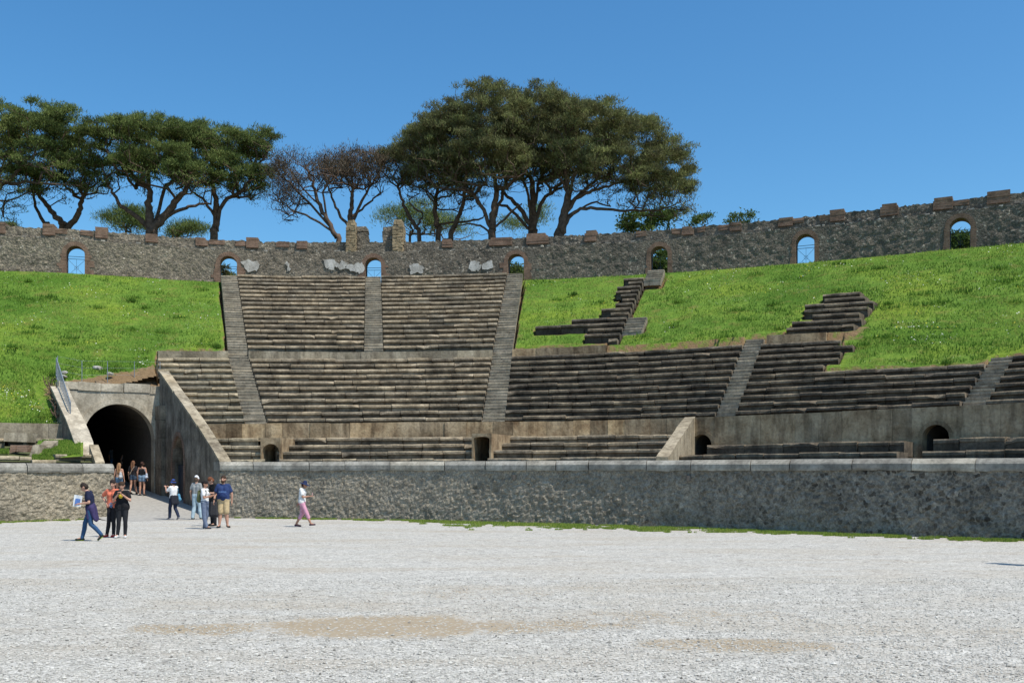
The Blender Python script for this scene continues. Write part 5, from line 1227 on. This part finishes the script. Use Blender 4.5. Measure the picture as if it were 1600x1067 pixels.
def person(label, px, d, zg, a, h, J, face=(0, 0), skin=None, fat=1.0, fem=False, shirt=((.1, .1, .1), 'short'), legs=((.05, .05, .06), 'long', .014), shoes=(.03, .03, .03), hair=((.04, .025, .02), 'short'), hat=None, beard=None, extra=None, hips=1.0):
    s = h / 1.75; a = R(a); Fv = np.array([math.sin(a), -math.cos(a), 0]); Lv = np.array([-Fv[1], Fv[0], 0]); base = np.array([(px - 800) * d / F, d, zg])
    j = dict(DEFJ); j.update(J); W = lambda q: base + s * (Lv * q[0] + Fv * q[1] + np.array([0, 0, q[2]]))
    j = {k: np.array(v, float) for k, v in j.items()}
    root = empty('person', base, label, 'person')
    P = Man(); P.root, P.W, P.s, P.j, P.L, P.F = root, W, s, j, Lv, Fv
    conv = lambda V: base + s * (V[:, :1] * Lv + V[:, 1:2] * Fv + V[:, 2:] * np.array([0, 0, 1.]))
    def B(name, caps, mat, voxel=.013, sm=3): return blob(name, caps, mat, root, voxel * s, sm, conv)
    skin = skin or SKIN
    yaw, pit = R(face[0]), R(face[1]); fd = np.array([math.sin(yaw) * math.cos(pit), math.cos(yaw) * math.cos(pit), -math.sin(pit)])
    fl = np.array([math.cos(yaw), -math.sin(yaw), 0]); fu = np.cross(fl, fd); fu = fu / np.linalg.norm(fu) * (1 if fu[2] > 0 else -1)
    H = j['head']; hp = lambda x, y, z: H + fl * x + fd * y + fu * z
    tw = .085 * (.88 if fem else 1); body = [
        (hp(0, -.01, .03), hp(0, -.02, -.005), .088, .085), (hp(0, .03, -.03), hp(0, .035, -.075), .062, .042), (hp(0, .078, .015), hp(0, .098, -.022), .012, .016),
        (hp(.083, -.01, -.015), hp(.083, -.01, .015), .014, .018), (hp(-.083, -.01, -.015), hp(-.083, -.01, .015), .014, .018), (hp(0, .082, -.055), hp(0, .08, -.062), .018, .016),
        (j['neck'] + [0, -.01, -.03], H + [0, -.015, -.06], .055, .05)]
    tor = []
    for sg in (-1, 1):
        X = np.array([sg, 0, 0.])
        tor += [(j['chest'] + X * tw, j['waist'] + X * tw * .75, .10 * fat ** .5, .092 * fat), (j['waist'] + X * tw * .75, j['pel'] + X * .075 * hips, .092 * fat, .10 * fat ** .5 * hips)]
        tor += [(j['neck'] + X * .02 + [0, 0, -.05], j['shL' if sg > 0 else 'shR'] + X * -.01, .055, .058), (j['chest'] + X * tw + [0, 0, .03], j['shL' if sg > 0 else 'shR'] + X * -.03 + [0, 0, -.03], .085, .06)]
    if fat > 1.15: tor += [(j['waist'] + [0, .06 * fat, -.02], j['pel'] + [0, .06, .06], .13, .11)]
    if fem: tor += [(j['chest'] + [sg * .07, .065, 0], j['chest'] + [sg * .07, .06, -.03], .055, .055) for sg in (-1, 1)]
    body += tor; arms = {}; legc = {}
    fa = fat ** .5
    for sd_, sg in (('L', 1), ('R', -1)):
        sh, el, wr, hi, kn, an, to = [j[k + sd_] for k in ('sh', 'el', 'wr', 'hp', 'kn', 'an', 'to')]
        arms[sd_] = [(sh, el, .05 * fa, .038 * fa), (el, wr, .038 * fa, .025)]
        hd = (wr - el) / np.linalg.norm(wr - el); side = np.cross(hd, [0, 0, 1.]); side = side / (np.linalg.norm(side) + 1e-6) if np.linalg.norm(side) > .3 else np.array([0, 1., 0]); nn = np.cross(hd, side)
        if abs(hd[2]) > .8: side = np.array([0, 1., 0]); nn = np.array([-sg, 0, 0.])
        hand = [(wr, wr + hd * .07, .024, .022), (wr + hd * .03 + side * .018, wr + hd * .085 + side * .026, .017, .015), (wr + hd * .03 - side * .018, wr + hd * .085 - side * .026, .017, .015)]
        for q, ln in zip((-.030, -.010, .010, .030), (.058, .072, .076, .066)):
            k0 = wr + hd * .085 + side * q; k1 = k0 + hd * ln * .55 + nn * .004; hand += [(k0, k1, .0095, .009), (k1, k1 + hd * ln * .4 + nn * .022, .009, .0075)]
        t0 = wr + hd * .025 + side * .022; hand += [(t0, t0 + hd * .035 + side * .03, .012, .011), (t0 + hd * .035 + side * .03, t0 + hd * .065 + side * .035, .011, .009)]
        legc[sd_] = [(hi, kn, .082 * fa * hips, .056 * fa), (kn, an + (kn - an) * .6 + [0, -.015, 0], .054 * fa, .054 * fa), (an + (kn - an) * .6 + [0, -.015, 0], an, .054 * fa, .036)]
        body += arms[sd_] + hand + legc[sd_] + [(an, to, .036, .028)]
    B('body', body, skin, .0085, 2)
    for sg in (-1, 1):
        B('eye', [(hp(sg * .032, .076, .018), hp(sg * .032, .077, .018), .011, .011)], cloth((.03, .02, .02)), .004, 0)
    # shirt
    col, kind = shirt; g = .016; sc = [(p, q, r0 + g, r1 + g) for p, q, r0, r1 in tor if True]
    if kind == 'tank': sc = [(p, q, r0 + .012, r1 + .012) for p, q, r0, r1 in tor[:2] + tor[4:6]] + [(j['chest'] + [sg * .07, 0, 0], j['neck'] + [sg * .08, 0, -.05], .075, .03) for sg in (-1, 1)]
    for sd_ in 'LR':
        (sh, el, r0, r1), (e2, wr, r2, r3) = arms[sd_]
        if kind == 'short': sc += [(sh, sh + (el - sh) * .62, r0 + .016, r0 + .018)]
        if kind == 'long': sc += [(sh, el, r0 + .014, r1 + .016), (el, el + (wr - el) * .93, r1 + .015, r3 + .016)]
    B('shirt', sc, cloth(col), .014)
    # lower clothes
    col, kind, g = legs; lc = [(j['pel'] + [sg * .07 * hips, 0, .04], j['pel'] + [sg * .07 * hips, 0, -.02], .103 * fat ** .5 * hips + g * .6, .105 * fat ** .5 * hips + g * .6) for sg in (-1, 1)]
    for sd_ in 'LR':
        (h0, k0, r0, r1), (k1, m0, r2, r3), (m1, a0, r4, r5) = legc[sd_]
        if kind == 'hotpants': lc += [(h0, h0 + (k0 - h0) * .28, r0 + g, r0 + g)]
        elif kind == 'shorts': lc += [(h0, h0 + (k0 - h0) * .92, r0 + g, r1 + g + .018)]
        elif kind == 'capri': lc += [(h0, k0, r0 + g, r1 + g + .01), (k1, k1 + (a0 - k1) * .42, r2 + g + .01, r3 + g)]
        else: lc += [(h0, k0, r0 + g, r1 + g), (k1, m0, r2 + g, r3 + g), (m1, a0, r4 + g, r5 + g + .006)]
    B({'long': 'trousers', 'capri': 'trousers'}.get(kind, 'shorts'), lc, cloth(col), .013)
    for sd_ in 'LR':
        an, to = j['an' + sd_], j['to' + sd_]; dn = (to - an); dn = dn / np.linalg.norm(dn)
        B('shoe', [(an + [0, -.02, -.03], to + [0, 0, .0], .044, .034), (an + [0, -.035, -.04], an + [0, .02, -.02], .04, .042)], cloth(shoes), .012, 2)
    # hair
    if hair:
        col, kind = hair
        hc = [(hp(0, -.018, .052), hp(0, -.04, -.01), .096, .088)]
        if kind == 'bun': hc += [(hp(0, -.12, .05), hp(0, -.13, .04), .04, .04)]
        if kind == 'pony': hc += [(hp(0, -.12, .03), hp(0, -.17, -.08), .03, .022), (hp(0, -.17, -.08), hp(0, -.16, -.2), .022, .014)]
        if kind == 'long': hc += [(hp(sg * .045, -.06, 0), hp(sg * .055, -.10, -.20), .06, .055) for sg in (-1, 1)] + [(hp(sg * .05, -.10, -.20), hp(sg * .03, -.12, -.38), .05, .03) for sg in (-1, 1)]
        B('hair', hc, cloth(col), .011, 2)
    if beard: B('beard', [(hp(0, .052, -.055), hp(0, .05, -.095), .056, .036), (hp(.05, .01, -.03), hp(.03, .05, -.07), .035, .035), (hp(-.05, .01, -.03), hp(-.03, .05, -.07), .035, .035)], cloth(beard), .01, 2)
    if hat:
        col, kind = hat
        hc = [(hp(0, -.012, .055), hp(0, -.015, .085), .102, .088)]
        if kind == 'cap': hc += [(hp(x, .08, .045), hp(x * .7, .16, .03), .012, .010) for x in np.linspace(-.055, .055, 7)]
        else:
            br = .215 if kind == 'wide' else .135
            hc += [(hp(math.sin(t_) * .08, math.cos(t_) * .08, .045), hp(math.sin(t_) * br, math.cos(t_) * br, .03 if kind == 'wide' else .0), .014, .010) for t_ in np.linspace(0, 2 * np.pi, 32)]
        B('hat', hc, cloth(col), .008, 1)
    P.B = B; P.hp = hp
    if extra: extra(P)
    return P
def held(P, name, label, cat, caps, col, voxel=.012, sm=2):
    """a thing of its own placed in a person's frame"""
    o = P.W(np.mean([c[0] for c in caps], 0)); e = empty(name, o, label, cat)
    conv = lambda V: np.array(P.root.location) + P.s * (V[:, :1] * P.L + V[:, 1:2] * P.F + V[:, 2:] * np.array([0, 0, 1.]))
    return e, blob({'backpack': 'pack_body', 'shoulder_bag': 'bag_body', 'phone': 'phone_case'}.get(name, name + '_body'), caps, cloth(col), e, voxel, sm, conv), conv
def pack(P, label, col, f=-.20, z=1.22, l=0.0, w_=.10, hgt=.17, dp=.06, straps=True):
    caps = [(np.array([l + sg * w_ * .6, f, z - hgt]), np.array([l + sg * w_ * .5, f, z + hgt * .85]), dp + .03, dp) for sg in (-1, 0, 1)] + [(np.array([l - w_ * .4, f - dp, z - hgt * .7]), np.array([l + w_ * .4, f - dp, z - hgt * .7]), .05, .05)]
    e, b, conv = held(P, 'backpack', label, 'backpack', caps, col, .014)
    if straps:
        for sg in (-1, 1):
            q = [(l + sg * .09, f + .02, z + hgt), (l + sg * .10, -.02, 1.47), (l + sg * .11, .115, 1.38), (l + sg * .13, .10, 1.20), (l + sg * .14, -.08, 1.08)]
            q = [np.array(x) for x in q]; blob('strap', [(q[i], q[i + 1], .016, .016) for i in range(4)], cloth(tuple(c * .6 for c in col)), e, .01, 1, conv)
    else:
        q = [np.array([l - .04, f, z + hgt]), np.array([l - .03, f, z + hgt + .12]), np.array([l + .03, f, z + hgt + .12]), np.array([l + .04, f, z + hgt])]; blob('strap', [(q[i], q[i + 1], .014, .014) for i in range(3)], cloth(tuple(c * .6 for c in col)), e, .009, 1, conv)
    return e
def phone(P, label, c, col=(.02, .02, .025)):
    c = np.array(c, float); mb = MB(); w_ = P.W
    caps = [(c + [x, 0, -.06], c + [x, 0, .06], .009, .009) for x in (-.03, -.015, 0, .015, .03)]
    return held(P, 'phone', label, 'phone', caps, col, .007, 0)

# 1 man with the map
def ex1(P):
    P.B('jacket', [((.05 * q, -.02, 1.03), (.07 * q, -.02, .98), .125, .13) for q in (-1, 0, 1)] + [((x, -.05 - abs(x) * .1, .98), (x * 1.25, -.17, .60 + abs(x) * .3), .09, .045) for x in (-.12, -.06, 0, .06, .12)] + [((.10, .06, 1.0), (.13, .02, .66), .06, .04), ((-.10, .06, 1.0), (-.12, .02, .68), .06, .04)], cloth((.045, .035, .10)), .014)
    for sd_ in 'LR':
        an, to = P.j['an' + sd_], P.j['to' + sd_]; P.B('shoe_sole', [(an + [0, -.04, -.062], to + [0, .01, -.022], .024, .018)], cloth((.45, .55, .03)), .009, 1)
    e = empty('paper_map', P.W((0, .44, 1.17)), 'white paper map with a blue patch held by the man in dark blue', 'paper map')
    A, B_, C_, D_ = [P.W(q) for q in ((.07, .24, 1.00), (-.03, .50, 1.02), (-.06, .46, 1.36), (.05, .20, 1.33))]
    mb = MB(); n = 8; V = []
    for i in range(n):
        for k in range(2):
            f_ = i / (n - 1); q = (A * (1 - f_) + B_ * f_) * (1 - k) + (D_ * (1 - f_) + C_ * f_) * k; V.append(q + P.F * .02 * math.sin(f_ * 6))
    V2 = [v + P.F * .004 for v in V]; m = len(V); Q = []
    for i in range(n - 1): Q += [[2 * i, 2 * i + 2, 2 * i + 3, 2 * i + 1], [m + 2 * i, m + 2 * i + 1, m + 2 * i + 3, m + 2 * i + 2]]
    mb.add(V + V2, Q + [[0, 1, m + 1, m], [m - 2, 2 * m - 2, 2 * m - 1, m - 1]]); mb.build('sheet', cloth((.75, .75, .74)), e)
    mb = MB(); f0, f1 = .25, .8
    q = [(A * (1 - f) + B_ * f) * (1 - k) + (D_ * (1 - f) + C_ * f) * k + P.L * .012 - P.F * .004 for f, k in ((.2, .15), (.8, .15), (.8, .7), (.2, .7))]
    mb.add(q + [x + P.L * .003 for x in q], [[0, 1, 2, 3], [7, 6, 5, 4], [0, 4, 5, 1], [1, 5, 6, 2], [2, 6, 7, 3], [3, 7, 4, 0]]); mb.build('printed_panel', cloth((.12, .22, .5)), e)
person('man in a dark blue tee, purple jacket round his waist, striding left with a map', 141, 26.7, 0, -82, 1.60,
       dict(neck=(0, .07, 1.46), head=(0, .17, 1.57), chest=(0, .03, 1.31), shL=(.165, .03, 1.41), shR=(-.165, .04, 1.41), elL=(.22, -.02, 1.13), wrL=(.17, .24, 1.10), elR=(-.22, .05, 1.14), wrR=(-.15, .27, 1.18),
            knR=(-.09, .17, .52), anR=(-.09, .25, .09), toR=(-.09, .42, .04), knL=(.09, -.04, .50), anL=(.09, -.33, .20), toL=(.09, -.25, .05)), face=(0, 38), shirt=((.014, .018, .045), 'short'), legs=((.03, .075, .16), 'long', .012), shoes=(.02, .03, .03), hair=((.03, .022, .018), 'short'), extra=ex1)
# 2 woman in coral
person('woman in a coral top and black leggings with one hand on her hip', 176, 28.3, 0, -8, 1.62,
       dict(elR=(-.38, -.05, 1.24), wrR=(-.17, .05, 1.05), elL=(.24, .02, 1.15), wrL=(.12, .2, 1.05), knR=(-.11, .02, .52), anR=(-.20, -.02, .09), toR=(-.22, .12, .035), anL=(.0, -.05, .09), toL=(.02, .1, .035), knL=(.03, .0, .52), head=(.02, .03, 1.63)), face=(8, 12), fem=True,
       shirt=((.62, .17, .10), 'short'), legs=((.018, .018, .022), 'long', .008), shoes=(.5, .03, .03), hair=((.03, .02, .018), 'bun'), extra=lambda P: P.B('waistband', [((x, 0, 1.02), (x, 0, .99), .115, .118) for x in (-.05, 0, .05)], cloth((.10, .17, .32)), .014))
# 3 woman in black taking a picture
def ex3(P):
    phone(P, 'dark phone held up by the woman in black', (0, .27, 1.44))
    c = np.array([0, .158, 1.30])
    P.B('shirt_print', [(c + [math.sin(t) * .0, 0, 0], c + [math.sin(t) * .055, -.004, math.cos(t) * .055], .012, .012) for t in np.linspace(0, 2 * np.pi, 20)], cloth((.7, .5, .05)), .009, 1)
    P.B('print_eyes', [(c + [x, .012, .018], c + [x, .012, .026], .007, .007) for x in (-.02, .02)], cloth((.02, .02, .02)), .004, 0)
    P.B('print_mouth', [(c + [math.sin(t) * .032, .012, -math.cos(t) * .03 + .002], c + [math.sin(t + .3) * .032, .012, -math.cos(t + .3) * .03 + .002], .005, .005) for t in np.linspace(-1.2, .9, 7)], cloth((.02, .02, .02)), .004, 0)
person('woman in a black tee with a yellow smiling face print, black leggings and white shoes', 191, 28.0, 0, 4, 1.58,
       dict(elR=(-.24, .08, 1.17), wrR=(-.06, .22, 1.36), elL=(.26, .08, 1.17), wrL=(.06, .22, 1.36), anR=(-.15, -.02, .09), toR=(-.18, .1, .035), anL=(.08, -.02, .09), toL=(.12, .12, .035), head=(0, .05, 1.62), neck=(0, .02, 1.47)), face=(0, 24), fem=True, fat=1.12, hips=1.22,
       shirt=((.012, .012, .014), 'short'), legs=((.02, .021, .025), 'long', .008), shoes=(.7, .7, .7), hair=((.05, .03, .02), 'bun'), extra=ex3)
# tunnel group
def tp(px, d): x = (px - 800) * d / F; return gate_z(x, d)
def bagx(label, col, l, f, z, r_=.09):
    def g(P):
        e, b, conv = held(P, 'shoulder_bag', label, 'bag', [(np.array([l, f, z - .10]), np.array([l, f, z + .08]), r_, r_ * .7), (np.array([l, f - .06, z - .10]), np.array([l, f + .06, z - .10]), r_ * .9, r_ * .9)], col, .014)
        q = [np.array(x) for x in ((l, f, z + .1), (l * .8, f * .6, 1.35), (-l * .3, 0, 1.5))]; q = [np.array((l, f, z + .1)), np.array((l * .72, -.10 if f < 0 else .10, 1.3)), np.array((l * .62, -.02, 1.475))]
        blob('strap', [(q[i], q[i + 1], .013, .013) for i in range(2)], cloth(tuple(min(1, c * .7) for c in col)), e, .009, 1, conv)
    return g
person('young woman with long light brown hair and denim shorts, entering the gate', 186, 47.4, tp(186, 47.4), 180, 1.62, dict(), fem=True, shirt=((.42, .27, .20), 'tank'), legs=((.12, .22, .36), 'hotpants', .02), shoes=(.1, .1, .1), hair=((.30, .17, .09), 'long'),
       extra=bagx('pale grey bag on the back of the woman with long light brown hair', (.45, .47, .5), -.16, -.20, 1.15, .1))
person('young woman with brown hair, dark top and pale strap across her back', 208, 49.0, tp(208, 49), 175, 1.64, dict(anL=(.10, -.12, .12), knL=(.1, -.02, .51), anR=(-.12, .12, .09), toR=(-.12, .28, .04)), fem=True, shirt=((.02, .02, .025), 'short'), legs=((.05, .08, .13), 'hotpants', .02), shoes=(.03, .03, .03), hair=((.16, .08, .045), 'long'),
       extra=lambda P: P.B('strap', [((-.13, -.13, 1.45), (0, -.135, 1.28), .014, .014), ((0, -.135, 1.28), (.12, -.13, 1.05), .014, .014)], cloth((.6, .5, .4)), .01, 1))
person('woman in a black tank top and light denim shorts, entering the gate', 222, 48.6, tp(222, 48.6), 182, 1.64, dict(), fem=True, hips=1.08, shirt=((.015, .015, .018), 'tank'), legs=((.20, .30, .42), 'hotpants', .022), shoes=(.03, .03, .03), hair=((.05, .025, .02), 'bun'),
       extra=bagx('small white and blue bag beside the woman in the black tank top', (.42, .46, .55), -.24, -.03, 1.05, .08))
person('woman in a pale lilac tank top further up inside the gate', 196, 55.5, tp(196, 55.5), 180, 1.64, dict(elL=(.27, .02, 1.18), elR=(-.28, 0, 1.2), wrR=(-.40, .1, 1.08)), fem=True, shirt=((.5, .48, .62), 'tank'), legs=((.03, .035, .06), 'long', .012), shoes=(.1, .1, .1), hair=((.02, .015, .012), 'bun'))
person('person in grey top and blue jeans inside the tunnel at left', 177, 57.5, tp(177, 57.5), 180, 1.7, dict(), shirt=((.12, .13, .15), 'short'), legs=((.08, .18, .36), 'long', .016), shoes=(.1, .1, .1), hair=((.03, .02, .02), 'short'))
person('person in a white shirt deepest in the tunnel', 186, 60.5, tp(186, 60.5), 180, 1.72, dict(), shirt=((.6, .62, .66), 'long'), legs=((.06, .08, .12), 'long', .016), shoes=(.1, .1, .1), hair=((.03, .02, .02), 'short'))
# 10 woman in bucket hat
def ex10(P):
    P.B('jacket', [((x, -.06, 1.0), (x * 1.3, -.13, .72), .10, .05) for x in (-.1, -.03, .04, .1)] + [((x, .04, 1.0), (x, .04, .98), .12, .12) for x in (-.05, .05)], cloth((.02, .022, .03)), .014)
    bagx('light blue shoulder bag of the woman in the blue bucket hat', (.09, .25, .38), -.25, -.02, 1.0, .10)(P)
    phone(P, 'phone raised by the woman in the blue bucket hat', (.10, .40, 1.50))
person('woman in a blue bucket hat, white blouse and navy trousers, raising a phone', 271, 39.6, 0, -128, 1.58,
       dict(elL=(.24, .16, 1.22), wrL=(.16, .34, 1.42), elR=(-.2, .17, 1.22), wrR=(-.02, .34, 1.42), anL=(.10, .14, .09), toL=(.11, .3, .04), knL=(.1, .12, .51), anR=(-.10, -.24, .14), toR=(-.10, -.12, .04), knR=(-.1, .02, .5)), fem=True, shirt=((.68, .68, .68), 'short'), legs=((.02, .028, .055), 'long', .02), shoes=(.25, .25, .27), hair=((.03, .02, .02), 'short'), hat=((.03, .06, .20), 'bucket'), extra=ex10)
# 11
person('man in a grey tee, pale jeans and white cap, walking away', 307, 39.8, 0, 168, 1.72,
       dict(anL=(.14, -.06, .09), toL=(.16, .1, .04), anR=(-.16, .06, .10), toR=(-.2, .2, .04), knR=(-.12, .06, .51), elL=(.25, -.03, 1.14), wrL=(.27, .06, .9)), shirt=((.26, .27, .27), 'short'), legs=((.36, .46, .52), 'long', .028), shoes=(.06, .06, .06), hair=((.1, .07, .05), 'short'), hat=((.75, .76, .78), 'cap'))
# 12 woman with olive backpack
def ex12(P): pack(P, 'olive green backpack worn by the woman in grey trousers', (.10, .11, .05)); phone(P, 'phone held by the woman with the olive backpack', (-.02, .42, 1.30))
person('dark haired woman in white tee and grey blue trousers wearing an olive backpack', 320, 32.8, 0, 80, 1.57,
       dict(elL=(.22, .06, 1.15), wrL=(.08, .32, 1.24), elR=(-.21, .08, 1.15), wrR=(-.08, .32, 1.22), anL=(.10, -.06, .09), toL=(.10, .1, .04), anR=(-.10, .12, .09), toR=(-.1, .28, .04)), face=(0, 15), fem=True, skin=SKIN_TAN, shirt=((.70, .70, .70), 'short'), legs=((.13, .16, .23), 'long', .024), shoes=(.04, .045, .06), hair=((.015, .012, .012), 'bun'), extra=ex12)
# 13 man in black
person('man with reddish brown hair, all in black, looking down beside the bearded man', 333, 34.6, 0, -50, 1.74,
       dict(head=(0, .09, 1.58), neck=(0, .04, 1.46), elL=(.22, .04, 1.15), wrL=(.12, .26, 1.16), elR=(-.22, .04, 1.15), wrR=(-.10, .26, 1.16)), face=(0, 38), shirt=((.012, .012, .014), 'short'), legs=((.015, .016, .02), 'long', .02), shoes=(.02, .02, .02), hair=((.16, .06, .03), 'short'))
# 14 bearded man
def ex14(P): pack(P, 'black backpack hanging from the hand of the bearded man', (.035, .035, .04), f=.08, z=.66, l=-.30, straps=False, w_=.12, hgt=.20); P.B('shirt_print', [((x, .232, 1.22), (x + .05, .232, 1.22), .012, .012) for x in (-.12, -.05, .02, .08)], cloth((.12, .22, .42)), .009, 1)
person('large bearded man in a navy tee and beige shorts standing by the podium wall', 349, 33.4, 0, 8, 1.74,
       dict(elR=(-.27, .0, 1.14), wrR=(-.29, .07, .92), elL=(.27, -.04, 1.14), wrL=(.27, -.06, .90), anL=(.13, -.02, .09), toL=(.22, .11, .04), anR=(-.13, 0, .09), toR=(-.18, .14, .04)), fat=1.42, face=(-12, 2), shirt=((.025, .045, .13), 'short'), legs=((.50, .38, .22), 'shorts', .02), shoes=(.02, .02, .022), hair=((.05, .03, .02), 'short'), beard=(.10, .05, .03), extra=ex14)
# 15 woman in pink
def ex15(P): phone(P, 'phone held out by the woman in pink trousers', (-.03, .40, 1.24), (.5, .3, .3))
person('woman in a wide dark blue hat and pink cropped trousers, walking right alone', 472, 34.0, 0, 88, 1.57,
       dict(chest=(0, .02, 1.31), neck=(0, .05, 1.46), head=(0, .10, 1.60), elR=(-.2, .08, 1.14), wrR=(-.10, .32, 1.17), elL=(.23, -.06, 1.14), wrL=(.22, -.18, .92), wrR_=(0, 0, 0), knR=(-.09, .20, .52), anR=(-.09, .36, .13), toR=(-.09, .51, .10), knL=(.09, -.02, .5), anL=(.09, -.25, .10), toL=(.09, -.08, .04)),
       face=(0, 20), fem=True, fat=1.1, hips=1.08, skin=SKIN_TAN, shirt=((.72, .71, .69), 'short'), legs=((.56, .28, .37), 'capri', .014), shoes=(.06, .03, .05), hair=((.05, .02, .02), 'short'), hat=((.02, .03, .08), 'wide'), extra=ex15)
# someone just outside the frame whose shadow falls into it
person('person standing beyond the right edge whose shadow reaches the gravel', 1632, 19.3, 0, -90, 1.72, dict(), shirt=((.2, .2, .25), 'short'))

# ------------------------------------------------------------------ loose gravel near the camera
n = 60000
yy = 7.6 + 9.5 * rng.random(n) ** 1.6; xx = (rng.random(n) - .5) * 2 * (yy * .56 + .8)
bl = 1 - ((xx + 1.5) / 1.65) ** 2 - ((yy - 11.6) / 1.0) ** 2
nz_ = np.array([noise.noise(Vector((x * .5, y * 1.0, 3))) for x, y in zip(xx, yy)])
ok = (bl + nz_ * .5 < .15) | (rng.random(n) < .10); xx, yy = xx[ok], yy[ok]; n = len(xx)
oct_ = np.array([[1, 0, 0], [0, 1, 0], [-1, 0, 0], [0, -1, 0], [0, 0, 1], [0, 0, -1.]]); fo = np.array([[0, 1, 4], [1, 2, 4], [2, 3, 4], [3, 0, 4], [1, 0, 5], [2, 1, 5], [3, 2, 5], [0, 3, 5]])
r_ = .0085 * np.exp(rng.normal(0, .36, n)); an = rng.uniform(0, 6.28, n)
V = oct_[None] * (r_[:, None, None] * rng.uniform(.6, 1.3, (n, 6, 1))) * np.array([1.25, 1, .65]); c, s_ = np.cos(an)[:, None], np.sin(an)[:, None]
V = np.stack([V[..., 0] * c - V[..., 1] * s_, V[..., 0] * s_ + V[..., 1] * c, V[..., 2]], -1) + np.stack([xx, yy, r_ * .35], -1)[:, None]
m, t, b = newmat('pebble', .9, .2); t.links.new(ramp(t, attr(t, 'tone'), [(0, (.13, .12, .105)), (.10, (.32, .305, .275)), (.6, (.44, .42, .38)), (1, (.56, .54, .495))]), b.inputs['Base Color'])
tag(np_mesh('gravel', V.reshape(-1, 3), (fo[None] + (np.arange(n) * 6)[:, None, None]).reshape(-1, 3), m, None, False, {'tone': np.repeat(rng.random(n) ** .8, 6)}), kind='stuff')
